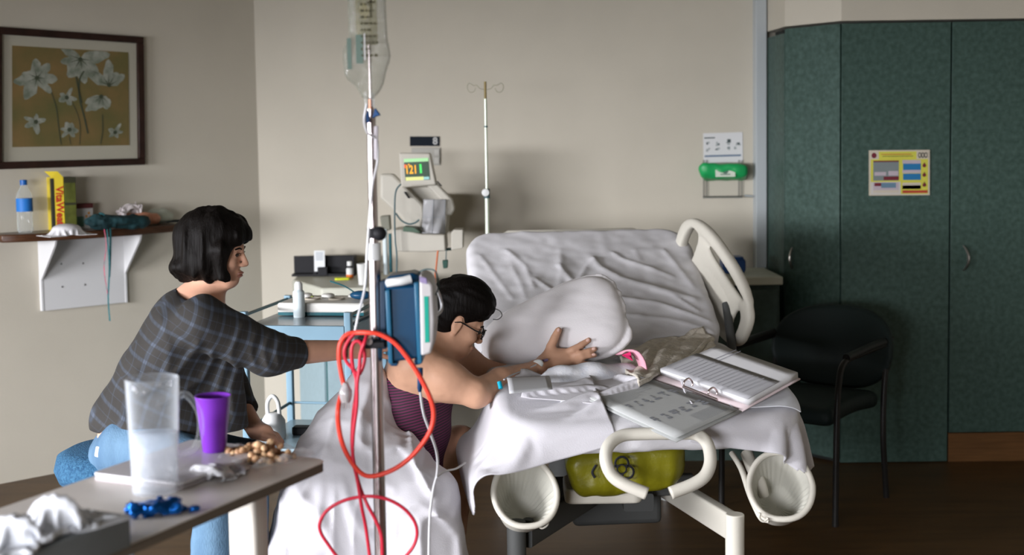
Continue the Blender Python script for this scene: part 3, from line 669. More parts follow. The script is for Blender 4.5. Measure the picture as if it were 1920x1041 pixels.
# things on the bench
p = at(608, 524, 6.66); p.z = zt; bx = thing('black_tray', 'long black open fronted tray at the back of the cream topped bench', 'tray', p)
xl = at(549, 510, 6.66).x; xr = at(667, 510, 6.66).x
MB().span((xl, 6.70, zt), (xr, 6.715, zt + .10)).build('back_panel', M_blk, bx, world=True, bevel=.002)
MB().span((xl, 6.62, zt), (xr, 6.70, zt + .012)).build('base', M_blk, bx, world=True, bevel=.002)
MB().span((xr - .008, 6.60, zt), (xr, 6.70, zt + .10)).build('side', M_blk, bx, world=True, bevel=.002)
p = at(600, 522, 6.65); p.z = zt + .012; ck = thing('desk_card', 'small white upright card with a grey printed block on the black tray', 'card', p)
MB().box(p + Vector((0, 0, .062)), (.056, .006, .115)).build('card', mat('white_card', (.72, .74, .74), .5, bump=.02), ck, world=True, bevel=.001)
mb = MB()
for k in range(5): mb.box(p + Vector((0, -.004, .108 - .009 * k)), (.038, .001, .005))
mb.build('printing', colmat('card_grey', (.35, .38, .42)), ck, world=True, smooth=False)
MB().box(p + Vector((.018, -.02, .012)), (.05, .03, .045)).box(p + Vector((-.02, -.02, .005)), (.02, .03, .012)).build('holder', M_blk, ck, world=True, bevel=.002)
p = at(656, 524, 6.48); p.z = zt; sb = thing('small_bottle', 'small white bottle with a white cap and orange base band on the bench', 'bottle', p)
MB().lathe([(.016, 0), (.018, .004), (.018, .05), (.012, .056), (.012, .06)], p, 20).build('body', mat('white_plastic', (.66, .67, .66), .35, bump=.02), sb, world=True)
MB().lathe([(.0185, .004), (.0185, .022)], p, 20).build('band', colmat('orange_band', (.6, .14, .02)), sb, world=True)
MB().lathe([(.0125, .056), (.0125, .068)], p, 16).build('collar', M_blk, sb, world=True)
MB().lathe([(.013, .066), (.013, .088), (.001, .09)], p, 16).build('cap', MATS['white_plastic'], sb, world=True)
p = at(642, 527, 6.42); p.z = zt; o = MB().prism(rrect(.075, .03, .012), p, (1, .2, 0), (-.2, 1, 0), (0, 0, .012)).build('yellow_packet', colmat('packet_yellow', (.55, .6, .03)), bevel=.003); tag(o, 'small flat yellow packet beside the small white bottle', 'packet')
for k, (uu, vv, Y_, lab) in enumerate(((681, 545, 6.2, 'white paper cup on the cream bench right beside the steel pole'),)):
    p = at(uu, vv, Y_); p.z = zt
    o = MB().lathe([(.001, .002), (.021, 0), (.029, .10), (.030, .102), (.027, .10), (.019, .004), (.001, .004)], p, 24).build('paper_cup', mat('cup_white', (.62, .62, .6), .6, bump=.03)); tag(o, lab, 'cup')
p = bw(679, 495, .0); o = MB().box(p + BN * .02, (.05, .04, .035)).build('wall_bracket', colmat('taupe_metal', (.22, .20, .15)), bevel=.003); tag(o, 'small taupe bracket fixed to the back wall above the paper cup', 'bracket')

# ================================================================== blue trolley
M_sky = mat('sky_blue_metal', (.19, .31, .39), .38, bump=.02, var=.04)
M_teal = mat('dark_teal_rail', (.008, .09, .11), .3, bump=.02)
M_top = mat('grey_trolley_top', (.23, .27, .30), .22, .3, bump=.02)
ty = math.radians(-9); tr0 = thing('medical_trolley', 'sky blue metal medical trolley with corner posts and dark teal guard rails', 'trolley', (-1.0, 4.72, 0), ty)
TW, TD, TZ = .40, .50, .904
for x in (0, TW):
    for y in (0, TD): MB().prism(rrect(.028, .028, .006), (x, y, .05), (1, 0, 0), (0, 1, 0), (0, 0, TZ)).build('post', M_sky, tr0)
for x in (0, TW):
    for y in (0, TD):
        MB().lathe([(.001, .0), (.02, .002), (.028, .026), (.02, .05), (.001, .052)], (x, y, 0), 14, Matrix.Rotation(PI / 2, 3, 'Y')).build('caster', M_blk, tr0) if False else MB().cyl((x - .012, y, .025), (x + .012, y, .025), .025).build('caster', M_blk, tr0)
MB().span((.014, .0, TZ - .012), (TW - .014, TD, TZ)).build('top_shelf', M_top, tr0, bevel=.003)
MB().span((.012, -.016, TZ - .055), (TW - .012, -.002, TZ)).build('front_apron', M_sky, tr0, bevel=.002)
MB().span((.012, -.012, TZ - .115), (TW - .012, -.004, TZ - .062)).build('drawer', M_sky, tr0, bevel=.002)
for x in (0, TW): MB().span((x - .006, .012, TZ - .10), (x + .006, TD - .012, TZ - .01)).build('side_panel', M_sky, tr0, bevel=.002)
MB().span((.012, TD - .004, TZ - .10), (TW - .012, TD + .006, TZ)).build('back_panel', M_sky, tr0, bevel=.002)
for x in (0, TW): MB().cyl((x, .01, TZ + .036), (x, TD - .01, TZ + .036), .0065, n=10).build('guard_rail', M_teal, tr0)
MB().cyl((.01, TD, TZ + .036), (TW - .01, TD, TZ + .036), .0065, n=10).build('guard_rail', M_teal, tr0)
LZ = .44
MB().span((.0, .0, LZ - .02), (TW, TD, LZ)).build('lower_shelf', mat('pale_shelf', (.30, .42, .48), .3, .1, bump=.02), tr0, bevel=.003)
for x in (0, TW): MB().cyl((x, .01, LZ + .07), (x, TD - .01, LZ + .07), .0065, n=10).build('guard_rail', M_teal, tr0)
MB().cyl((.01, TD, LZ + .07), (TW - .01, TD, LZ + .07), .005, n=10).build('guard_rail', M_sky, tr0)
Tm = WM[tr0]
def T_(x, y, z): return Tm @ Vector((x, y, z))
Tx = (T_(1, 0, 0) - T_(0, 0, 0)); Ty = (T_(0, 1, 0) - T_(0, 0, 0)); TR = Matrix((Tx, Ty, ZZ)).transposed()
# pale recorder with transducer wells
rec = thing('fetal_recorder', 'white flat recorder box with round transducer wells on the blue trolley', 'recorder', T_(.22, .33, TZ), ty)
MB().prism([(-.175, 0), (.175, 0), (.175, .04), (-.175, .04)], (0, -.09, .012), (1, 0, 0), (0, 0, 1), (0, .26, 0)).build('housing', mat('recorder_white', (.66, .65, .61), .4, bump=.02), rec, bevel=.008)
MB().span((-.172, -.091, .004), (.172, .16, .016)).build('base', M_teal, rec, smooth=False)
for x, y in ((-.07, .03), (.03, .03)): MB().lathe([(.034, .052), (.030, .058), (.024, .056), (.020, .0525), (.001, .0525)], (x, y, 0), 24).build('transducer_well', colmat('well_beige', (.44, .40, .33)), rec)
for x, y in ((-.025, .09), (.085, .09), (-.12, .1)): MB().lathe([(.026, .05), (.026, .064), (.018, .068), (.001, .068)], (x, y, 0), 20).build('transducer', MATS['recorder_white'], rec)
MB().span((-.155, .09, .052), (-.10, .105, .056)).build('display', M_blk, rec, smooth=False)
MB().span((-.098, .09, .052), (-.09, .105, .0565)).build('indicator', colmat('lime', (.4, .5, .05)), rec, smooth=False)
pb = thing('blue_probe', 'dark blue handheld probe with a thin cable on the recorder box', 'probe', T_(.355, .34, TZ + .054), ty)
MB().ellip((0, 0, .018), (.046, .028, .018), 20).build('head', mat('navy_probe', (.01, .06, .13), .3, bump=.02), pb)
MB().tube(spline([T_(.33, .36, TZ + .075), T_(.27, .40, TZ + .10), T_(.20, .44, TZ + .115)], 6), .003, 6).build('cable', M_teal, pb, world=True)
p = T_(.14, .22, TZ); sp = thing('spray_bottle', 'slim white bottle with a rounded cap on the left side of the blue trolley', 'bottle', p)
MB().lathe([(.021, 0), (.0225, .006), (.0225, .098), (.014, .108), (.014, .112)], p, 24).build('body', mat('bottle_white', (.58, .66, .68), .35, bump=.02), sp, world=True)
MB().lathe([(.016, .108), (.016, .128), (.010, .138), (.001, .139)], p, 20).build('cap', MATS['white_plastic'], sp, world=True)
p = T_(.045, .16, LZ); jb = thing('handled_jug', 'white plastic jug with a looped handle on the lower trolley shelf', 'jug', p)
MB().lathe([(.001, .0), (.045, 0), (.048, .008), (.046, .07), (.03, .095), (.02, .10)], p, 24).build('body', MATS['white_plastic'], jb, world=True)
MB().tube(spline([p + Vector((-.02, 0, .09)), p + Vector((-.02, 0, .14)), p + Vector((0, 0, .165)), p + Vector((.02, 0, .14)), p + Vector((.025, 0, .08))], 6), .008, 10).build('handle', MATS['white_plastic'], jb, world=True)
p = T_(.135, .24, LZ); o = MB().prism(rrect(.075, .055, .012), p + Vector((0, 0, .0)), Tx, Ty, (0, 0, .032)).build('black_charger', M_blk, bevel=.006); tag(o, 'small black box lying on the lower shelf of the blue trolley', 'box')

# ================================================================== monitor on the wall arm
M_mon = mat('monitor_beige', (.50, .475, .41), .45, bump=.03, var=.03)
mn = thing('patient_monitor', 'beige patient monitor with a lit screen reading 121 and 1 on a bulky wall arm', 'monitor', at(790, 472, 6.45))
def hexa(mb, pts_front, Yf, Yb, mi=0, shrink=1.0, back=None):
    A = [at(u, v, Yf) for u, v in pts_front]; Bq = [at(u, v, Yb) for u, v in (back or pts_front)]
    B2 = []
    for a_, b_ in zip(A, Bq): B2.append(a_ + Vector((0, Yb - Yf, 0)) if back is None else b_)
    n = len(A); return mb.add(A + B2, [tuple(range(n)), tuple(range(n, 2 * n))[::-1]] + [(i, i + n, (i + 1) % n + n, (i + 1) % n) for i in range(n)], mi)
mb = hexa(MB(), [(748, 287), (806, 287), (818, 347), (752, 352)], 6.16, 6.27); mb.build('screen_housing', M_mon, mn, world=True, bevel=.008)
a, b, c, d = at(757, 298, 6.157), at(803, 296, 6.157), at(806, 337, 6.157), at(760, 339, 6.157)
sc = MB().add([a, b, c, d] + [q_ + Vector((0, .004, 0)) for q_ in (a, b, c, d)], [(0, 1, 2, 3), (7, 6, 5, 4), (0, 4, 5, 1), (1, 5, 6, 2), (2, 6, 7, 3), (3, 7, 4, 0)]).build('screen', mat('screen_dark', (.005, .02, .008), .3, emit=(.01, .045, .018), estr=.8), mn, world=True, smooth=False)
def scr(x0, y0, x1, y1, m_, nm):
    f = lambda x, y: a.lerp(b, x).lerp(d.lerp(c, x), y) + Vector((0, -.001, 0))
    return MB().add([f(x0, y0), f(x1, y0), f(x1, y1), f(x0, y1)], [(0, 1, 2, 3)]).build(nm, m_, sc, world=True, smooth=False, fix=False)
gG = mat('screen_pale_green', (.1, .2, .1), .4, emit=(.40, .72, .36), estr=.9); gY = mat('screen_yellow', (.2, .2, .1), .4, emit=(.75, .78, .25), estr=.9)
gO = mat('screen_orange', (.2, .1, 0), .4, emit=(1.0, .42, .02), estr=1.2); gN = mat('screen_green', (0, .2, 0), .4, emit=(.08, .75, .16), estr=1.1); gC = mat('screen_cyan', (.1, .2, .2), .4, emit=(.3, .55, .55), estr=.9); gR = mat('screen_red', (.2, 0, 0), .4, emit=(.8, .12, .02), estr=1)
scr(0, 0, 1, .16, gG, 'status_bar'); scr(.02, .84, .75, 1, gY, 'menu_bar'); scr(.75, .86, .98, .98, gC, 'menu_key'); scr(.0, .26, .1, .42, gR, 'alarm_mark'); scr(.16, .24, .22, .3, gO, 'alarm_mark')
f_ = lambda x, y: a.lerp(b, x).lerp(d.lerp(c, x), y) + Vector((0, -.0016, 0))
text_mesh('reading', '121', .056, f_(.27, .52), (b - a), (a - d), gO, sc, bold=.0015, xs=.72); text_mesh('reading', '1', .056, f_(.66, .50), (b - a), (a - d), gN, sc, bold=.003, xs=.9)
mb = hexa(MB(), [(758, 352), (812, 348), (842, 385), (838, 437), (780, 440), (775, 392)], 6.28, 6.46); mb.build('body', M_mon, mn, world=True, bevel=.01)
mb = hexa(MB(), [(712, 326), (737, 326), (794, 384), (797, 404), (786, 440), (764, 436), (752, 408), (712, 372)], 6.20, 6.27); mb.build('side_arm', M_mon, mn, world=True, bevel=.014)
mb = hexa(MB(), [(800, 348), (819, 344), (848, 374), (853, 392), (847, 404), (833, 404), (838, 392), (830, 380)], 6.20, 6.27); mb.build('side_arm', M_mon, mn, world=True, bevel=.010)
mb = hexa(MB(), [(735, 432), (752, 430), (790, 439), (834, 440), (836, 471), (800, 473), (740, 472)], 6.12, 6.36); mb.build('tray_box', M_mon, mn, world=True, bevel=.008)
mb = hexa(MB(), [(846, 436), (851, 431), (868, 431), (868, 466), (846, 469)], 6.14, 6.28); mb.build('side_box', M_mon, mn, world=True, bevel=.004)
mb = hexa(MB(), [(818, 467), (846, 466), (846, 470), (818, 471)], 6.15, 6.2); mb.build('tray_edge', mat('edge_green', (.02, .05, .04), .5), mn, world=True, smooth=False)
mb = hexa(MB(), [(757, 425), (776, 427), (789, 437), (755, 434)], 6.10, 6.2); mb.build('tray_pocket', mat('pocket_green', (.08, .13, .09), .5, bump=.02), mn, world=True, bevel=.002)
MB().span((at(775, 400, 6.4).x, 6.40, 1.1), (at(835, 400, 6.4).x, 6.73, 1.30)).build('wall_mount', M_mon, mn, world=True, bevel=.005)
mb = hexa(MB(), [(757, 360), (760, 360), (768, 372), (765, 372)], 6.18, 6.2); hexa(mb, [(818, 340), (821, 340), (829, 349), (826, 349)], 6.18, 6.2); mb.build('slot', M_blk, mn, world=True, smooth=False)
hb_ = thing('hanging_bag', 'clear grey plastic bag hanging in front of the beige monitor body', 'bag', at(815, 438, 6.1))
def pb_(s, t):
    u = 796 + 38 * s + 8 * t * (s - .3) * 0 + (1 - t) * 4 * (s - .5); v = 374 + 64 * t; Y_ = 6.17 - .05 * math.sin(PI * s) * (.3 + .7 * t) + .010 * math.sin(9 * s + 4 * t) * (.2 + t)
    return at(u - 6 * t * (1 - s), v, Y_)
MB().grid(pb_, 18, 20).build('bag', film('grey_film', (.45, .45, .46), .62), hb_, world=True, smooth='all', solid=.0015, fix=False)
mb = MB(); mb.tube([pb_(.45, t) + Vector((0, -.004, 0)) for t in (0, .3, .6, 1)], .0012, 5); mb.tube([pb_(.97, t) + Vector((0, -.004, 0)) for t in (0, .3, .6, 1)], .0012, 5); mb.tube([pb_(s, .52) + Vector((0, -.004, 0)) for s in (0, .3, .6, 1)], .0012, 5)
mb.build('fold_lines', mat('seam_grey', (.26, .28, .3), .5), hb_, world=True)
def cable(name, label, pts, Y_, r, m_, cat='cable'):
    P = spline([at(u, v, (Y_ if not isinstance(Y_, (list, tuple)) else Y_[i])) for i, (u, v) in enumerate(pts)], 8)
    o = MB().tube(P, r, 8).build(name, m_); return tag(o, label, cat)
M_gcab = mat('grey_green_cable', (.07, .12, .13), .5, bump=.02); M_ocab = mat('orange_cable', (.55, .12, .03), .5, bump=.02)
cable('monitor_cable', 'dark grey cable looping down the left side of the beige monitor', [(752, 345), (742, 360), (740, 400), (741, 450), (744, 480), (743, 520), (738, 560)], 6.08, .004, M_gcab)
cable('monitor_cable', 'dark green cable curling under the left arm of the beige monitor', [(742, 400), (752, 413), (766, 420), (778, 418), (786, 412)], 6.06, .004, M_gcab)
cable('sensor_cable', 'thin orange cable hanging below the monitor tray', [(821, 470), (820, 480), (818, 500), (815, 530), (812, 580)], 6.12, .004, M_ocab)
cl = thing('cable_clip', 'small dark green plug hanging on a short cord right of the orange cable', 'plug', at(835, 503, 6.12))
MB().tube([at(837, 468, 6.13), at(836, 490, 6.12)], .0025, 6).build('cord', M_gcab, cl, world=True)
hexa(MB(), [(829, 489), (840, 488), (839, 503), (831, 504)], 6.10, 6.14).build('plug', mat('plug_green', (.03, .08, .06), .5), cl, world=True, bevel=.004)
tg = thing('tube_holder', 'pale and dark teal upright tube on the wall behind the steel pole', 'tube', at(729, 510, 6.3))
hexa(MB(), [(712, 406), (730, 404), (732, 432), (716, 434)], 6.3, 6.38).build('cuff', mat('taupe_plastic', (.2, .2, .16), .5, bump=.02), tg, world=True, bevel=.006)
MB().tube([at(721, 430, 6.3), at(724, 515, 6.3)], .012, 12).build('tube', MATS['bottle_white'], tg, world=True)
MB().tube([at(731, 438, 6.31), at(733, 510, 6.31)], .008, 10).build('tube', M_teal, tg, world=True, label='dark teal tube')
cable('sensor_cable', 'thin grey lead arching over the patient with dark hair near the blue pump', [(778, 520), (790, 508), (806, 505), (818, 512), (822, 540), (812, 560)], 3.0, .0018, M_gcab)

# ================================================================== hospital bed
BY = math.radians(5.2); BO = Vector((.43, 3.72, 0))
bed = thing('hospital_bed', 'hospital birthing bed with raised backrest, white sheets and cream side rail', 'bed', BO, BY)
BM = WM[bed]; BI = np.array(BM.inverted())
def B_(x, y, z): return BM @ Vector((x, y, z))
def tob(P): return P @ BI[:3, :3].T + BI[:3, 3]
M_sheet = mat('white_bed_linen', (.56, .548, .575), .85, bump=.12, bscale=260, sheen=.1)
M_sheet2 = mat('fitted_sheet', (.56, .55, .565), .85, bump=.10, bscale=200, sheen=.1)
M_cream = mat('cream_plastic', (.56, .535, .465), .38, bump=.02, var=.03)
M_grey = mat('bed_grey_metal', (.30, .31, .30), .4, .3, bump=.03)
def ztop(y): return .705 + .075 * np.clip(y / .30, 0, 1) ** .8 + .02 * np.clip((y - .3) / .6, 0, 1)
def seg_d(x, y, pts):
    d = np.full(x.shape, 9.0)
    for (a, b), (c, e) in zip(pts[:-1], pts[1:]):
        bx, by = c - a, e - b; h = np.clip(((x - a) * bx + (y - b) * by) / (bx * bx + by * by + 1e-12), 0, 1); d = np.minimum(d, np.hypot(x - a - bx * h, y - b - by * h))
    return d
def mattress(P):
    q = tob(P); x, y, z = q[:, 0], q[:, 1], q[:, 2]; zt_ = ztop(y); t = .085 + .035 * np.clip(y / .4, 0, 1)
    hx, hy = .47, .56; rx = np.abs(x) - hx + .14; ry = np.abs(y - .04 - hy) - hy + .14
    d2 = np.hypot(np.maximum(rx, 0), np.maximum(ry, 0)) + np.minimum(np.maximum(rx, ry), 0) - .14
    dz = np.abs(z - (zt_ - t / 2)) - t / 2; r = .03
    d = np.hypot(np.maximum(d2 + r, 0), np.maximum(dz + r, 0)) + np.minimum(np.maximum(d2 + r, dz + r), 0) - r
    return d
def mat_w(P):
    q = tob(P); return mattress(P) - .0035 * vnoise(np.stack([q[:, 0] * 1.0, q[:, 1] * .5, q[:, 2] * .4], -1), 14, 3) - .002 * vnoise(P, 30, 8)
sdf_obj('mattress', mat_w, (-.2, 3.6, .52), (1.1, 5.05, .86), .009, M_sheet2, bed, label='flat foot and seat section in a white fitted sheet')
# backrest
HB = Vector((0, 1.10, .70)); ang = math.radians(29.5)
bu = Vector((0, math.cos(ang), math.sin(ang))); bn_ = Vector((0, -math.sin(ang), math.cos(ang)))
def bk(P):
    q = tob(P) - np.array(HB); s = q @ np.array(bu); n = q @ np.array(bn_); return q[:, 0], s, n
BL_, BT = .79, .13
O_ = B_(*(HB + bn_ * (BT))); UW = (B_(*(HB + bu)) - B_(*HB)); XW = B_(1, 0, 0) - B_(0, 0, 0); NW = XW.cross(UW).normalized()
def onb(u, v):
    p = atpl(u, v, O_, NW) - O_; return (p.dot(XW), p.dot(UW))
wr_lines = [([(1112, 488), (1128, 505), (1165, 524), (1225, 541), (1300, 562)], .020, .016), ([(1048, 500), (1068, 525), (1095, 545), (1105, 562)], .016, .011), ([(1003, 524), (1020, 536), (1045, 552)], .014, .009),
            ([(1150, 476), (1170, 488), (1215, 503), (1260, 520)], .012, .010), ([(1165, 560), (1240, 572), (1330, 604)], .016, .009), ([(950, 470), (985, 500), (1000, 540)], .010, .010), ([(1050, 470), (1052, 500), (1050, 540)], .008, .012),
            ([(1170, 590), (1250, 598), (1345, 625)], .012, .010), ([(900, 480), (930, 520), (960, 560)], .008, .010), ([(1245, 470), (1270, 500), (1300, 540)], .010, .010), ([(1115, 490), (1100, 500), (1085, 530)], .012, .009),
            ([(960, 500), (975, 530), (985, 560)], .007, .008), ([(1190, 470), (1200, 490)], .006, .010), ([(1080, 560), (1130, 540), (1170, 532)], .010, .010), ([(1225, 545), (1262, 556), (1310, 585)], .013, .007)]
wr_lines = [([onb(u, v) for u, v in p], a_, w_) for p, a_, w_ in wr_lines]
def back(P):
    x, s, n = bk(P); hs = BL_ / 2; R_c = .13
    rx = np.abs(x) - .475 + R_c; rs = np.abs(s - hs) - hs + R_c
    d2 = np.hypot(np.maximum(rx, 0), np.maximum(rs, 0)) + np.minimum(np.maximum(rx, rs), 0) - R_c
    dz = np.abs(n - BT / 2) - BT / 2; r = .04
    return np.hypot(np.maximum(d2 + r, 0), np.maximum(dz + r, 0)) + np.minimum(np.maximum(d2 + r, dz + r), 0) - r
def back_w(P):
    x, s, n = bk(P); d = back(P); top = np.clip((n - .06) / .05, 0, 1); h = 0
    for pts, a_, w_ in wr_lines:
        e = seg_d(x, s, pts); h = h + a_ * (np.exp(-(e / w_) ** 2) + .35 * np.exp(-(e / (3 * w_)) ** 2))
    h = h * .62 + .004 * vnoise(np.stack([x + .5 * s, s - .3 * x, x * 0], -1), 12, 4) + .0025 * vnoise(np.stack([x, s, x * 0], -1), 30, 6)
    return d - h * top * .8
sdf_obj('backrest', back_w, (-.30, 4.7, .62), (.95, 5.8, 1.36), .0075, M_sheet2, bed, label='raised backrest in a creased white sheet')
# headboard behind the backrest
mb = MB(); pr = [(-.34, .60), (.34, .60), (.34, 1.14), (.28, 1.183), (-.28, 1.183), (-.34, 1.15)]
mb.prism(pr, (0, 1.86, 0), (1, 0, 0), (0, 0, 1), (0, .03, 0)); mb.build('headboard', M_cream, bed, bevel=.012)
# frame under the mattress
mb = MB(); mb.span((-.40, .62, .55), (.40, 1.9, .62)); mb.build('deck_frame', M_grey, bed, bevel=.01)
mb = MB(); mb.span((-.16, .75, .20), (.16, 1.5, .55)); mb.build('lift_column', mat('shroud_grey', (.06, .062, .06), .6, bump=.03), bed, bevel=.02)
W_ = lambda x, y, z: Vector((x, y, z))
def beam(a, b, w_, h_):
    a = Vector(a); b = Vector(b); t = (b - a).normalized(); s_ = t.cross(Vector((0, 0, 1))).normalized(); u_ = s_.cross(t)
    return MB().prism(rrect(w_, h_, .008), a, s_, u_, b - a)
beam((.52, 4.35, .375), (.668, 3.87, .375), .04, .085).build('base_arm', M_cream, bed, world=True)
beam((.30, 4.35, .375), (.03, 3.83, .375), .04, .085).build('base_arm', MATS['shroud_grey'], bed, world=True, label='base arm coloured grey for its shade')  # dark grey stands in for shade on the left arm
for x_, y_, m_ in ((.668, 3.84, M_cream), (.0, 3.80, MATS['shroud_grey'])):  # left post likewise gets its shade as a darker colour
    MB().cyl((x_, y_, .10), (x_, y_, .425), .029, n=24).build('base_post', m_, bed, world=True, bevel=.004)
    MB().lathe([(.001, -.018), (.05, -.018), (.055, -.01), (.055, .01), (.05, .018), (.001, .018)], (x_, y_, .055), 24, Matrix.Rotation(PI / 2, 3, 'Y')).build('caster', M_blk, bed, world=True)
beam((.1, 4.25, .40), (.60, 4.28, .40), .04, .07).build('cross_rail', MATS['shroud_grey'], bed, world=True)
beam((.45, 5.3, .375), (.66, 5.5, .375), .04, .08).build('base_arm', M_grey, bed, world=True); beam((.15, 5.3, .375), (-.05, 5.5, .375), .04, .08).build('base_arm', M_grey, bed, world=True)
for x_, y_ in ((.66, 5.5), (-.05, 5.5)): MB().cyl((x_, y_, 0), (x_, y_, .41), .026).build('base_post', M_grey, bed, world=True)
beam((.41, 5.45, .36), (.41, 4.2, .36), .10, .06).build('base_spine', MATS['shroud_grey'], bed, world=True)
# ================================================================== second drip stand on the bed head
M_grn = mat('pale_enamel', (.60, .66, .54), .3, .2, bump=.01)
px = at(912, 300, 5.75).x
ds = MB().cyl((px, 5.75, .60), (px, 5.75, at(910, 365, 5.75).z), .010).build('drip_pole', M_grn, bed, world=True, label='thin pale drip pole with two curled hooks')
MB().span((px - .012, 5.55, .62), (px + .012, 5.76, .65)).build('pole_bracket', M_grey, bed, world=True)
MB().cyl((px, 5.75, at(910, 372, 5.75).z), (px, 5.75, at(910, 185, 5.75).z), .0068).build('upper_rod', M_grn, ds, world=True)
MB().cyl((px, 5.75, at(910, 187, 5.75).z), (px, 5.75, at(910, 153, 5.75).z), .0058).build('tip', colmat('brass', (.25, .19, .08)), ds, world=True)
MB().lathe([(.001, -.012), (.016, -.010), (.018, 0), (.016, .01), (.001, .012)], (px - .006, 5.735, at(910, 361, 5.75).z), 18, Matrix.Rotation(PI / 2, 3, 'X')).build('clamp_knob', MATS['white_plastic'], ds, world=True)
MB().cyl((px, 5.75, at(910, 372, 5.75).z), (px, 5.75, at(910, 354, 5.75).z), .0135).build('clamp', M_gcab, ds, world=True)
MB().cyl((px, 5.75, at(910, 239, 5.75).z), (px, 5.75, at(910, 236, 5.75).z), .0085).build('joint_ring', M_gcab, ds, world=True)
for sgn in (-1, 1):
    P = spline([at(910 + sgn * x, y, 5.75) for x, y in ((0, 168), (10, 166), (16, 160), (22, 160) , (30, 156), (34, 163), (30, 172), (22, 172), (18, 165))][0 if False else 0:], 5); MB().tube(P, .0022, 6).build('hook', mat('faint_wire', (.36, .34, .26), .4, .5, bump=.01), ds, world=True)

# push handles: a cream bent bar at the foot
P = spline([at(u, v, Y_) for u, v, Y_ in ((1213, 926, 3.60), (1172, 909, 3.61), (1148, 892, 3.62), (1136, 864, 3.63), (1141, 836, 3.66), (1164, 818, 3.69), (1200, 814, 3.70), (1270, 813, 3.70), (1306, 815, 3.70), (1326, 832, 3.67), (1332, 864, 3.64), (1323, 891, 3.62), (1300, 908, 3.61), (1257, 925, 3.60))], 7)
MB().tube(P, .0185, 18).build('push_bar', M_cream, bed, world=True, smooth='all')
# calf supports: padded open scoops on each side
def scoop(c, tilt, name_lab, yaw):
    c = Vector(c); Rm = Matrix.Rotation(yaw, 3, 'Z') @ Matrix.Rotation(tilt, 3, 'X')
    mb = MB(); nu, nv = 56, 20
    def outer(s, t, inner):
        a = 2 * PI * s; sx = abs(math.cos(a)) ** .85 * (1 if math.cos(a) > 0 else -1); sz = math.sin(a)
        w0 = .088 * (1 - .52 * t); h0 = .100 * (1 - .50 * t)
        k = 1 - .10 * max(0, sz)
        th = .014 if not inner else 0; pl = 0
        if inner: pl = .0045 * math.cos(30 * a) * (1 if sz < .1 else .2) * min(1, t * 4) * (1 - t * .5)
        g = (1 if t < .82 else math.sqrt(max(0, 1 - ((t - .82) / .18) ** 2)) * (1) )
        return Vector(((w0 + th - pl) * sx * k * g, t * .17 + (0.0 if inner else .006), (h0 + th - pl) * sz * g))
    ib = MB(); ib.grid(lambda s, t: c + Rm @ outer(s, t, True), nu * 3, nv)
    ob = MB(); ob.grid(lambda s, t: c + Rm @ outer(s, t, False), nu, nv)
    sup = ob.build('leg_support', M_cream, bed, world=True, smooth='all', fix=False, label=name_lab)
    ib.build('liner', mat('pleated_liner', (.50, .49, .43), .5, bump=.03), sup, world=True, smooth='all', fix=False)
    rim = [c + Rm @ ((outer(k / 48, 0, True) + outer(k / 48, 0, False)) / 2) for k in range(48)]
    MB().tube(rim, .0095, 10, closed=True).build('rim', M_cream, sup, world=True, smooth='all')
    return sup
WM_ = WM
scoop(at(985, 922, 3.74), math.radians(-38), 'left cream padded calf support with pleated liner', math.radians(8))
scoop(at(1464, 910, 3.80), math.radians(-38), 'right cream padded calf support with pleated liner', math.radians(-6))
P = spline([at(u, v, Y_) for u, v, Y_ in ((1372, 850, 3.95), (1390, 880, 3.88), (1405, 925, 3.82), (1418, 955, 3.80), (1428, 972, 3.79), (1442, 976, 3.78))], 6); MB().tube(P, .009, 10).build('support_arm', M_cream, bed, world=True)
P = spline([at(u, v, Y_) for u, v, Y_ in ((1400, 850, 3.98), (1412, 880, 3.93), (1424, 905, 3.9), (1430, 930, 3.9))], 6); MB().tube(P, [.02] * len(P), 12).build('support_bracket', M_cream, bed, world=True)
P = spline([at(u, v, 3.73) for u, v in ((1425, 962), (1424, 972), (1432, 978), (1440, 972))], 5); MB().tube(P, .004, 8).build('strap_loop', M_cream, bed, world=True)
P = spline([at(u, v, 3.72) for u, v in ((1008, 985), (1016, 991), (1026, 985), (1028, 975))], 5); MB().tube(P, .003, 8).build('strap_loop', M_cream, bed, world=True)
# side rail beside the backrest
RC = Vector((0.50, 1.36, 1.00)); e1 = Vector((-.24, .80, .60)).normalized(); nx = Vector((1, .30, 0)).normalized(); e2 = nx.cross(e1).normalized()
RM = Matrix((e1, e2, nx)).transposed(); RMn = np.array(RM); RCn = np.array(RC)
def sup2(a, b, rx, ry, p=2.6): return (np.abs(a / rx) ** p + np.abs(b / ry) ** p) ** (1 / p)
def rail(P):
    q = (tob(P) - RCn) @ RMn; a, b, n = q[:, 0], q[:, 1], q[:, 2]; n = n + .25 * b * 0 - .12 * (b ** 2) * 4
    R = lambda f, rx, ry: (f - 1) * min(rx, ry)
    o_ = R(sup2(a, b, .315, .155), .315, .155)
    def slot(ca, cb_, ra, rb, rot=0):
        x = (a - ca) * math.cos(rot) + (b - cb_) * math.sin(rot); y = -(a - ca) * math.sin(rot) + (b - cb_) * math.cos(rot); return R(sup2(x, y, ra, rb), ra, rb)
    plate = smax(o_, np.abs(n) - .012, .01)
    ringd = smax(np.abs(o_ + .018) - .018, np.abs(n) - .021, .014)
    h1 = slot(.215, .0, .045, .085); h2 = slot(-.06, .093, .16, .014, .0); h3 = slot(-.235, -.02, .030, .06)
    d = smin(plate, ringd, .008); d = smax(d, -h1, .012); d = smax(d, -h2, .012); d = smax(d, -h3, .012)
    rec_ = slot(-.05, -.005, .12, .038); groove = np.abs(rec_) - .004; d = smax(d, -np.maximum(groove, -(np.abs(n) - .009)), .004); return d
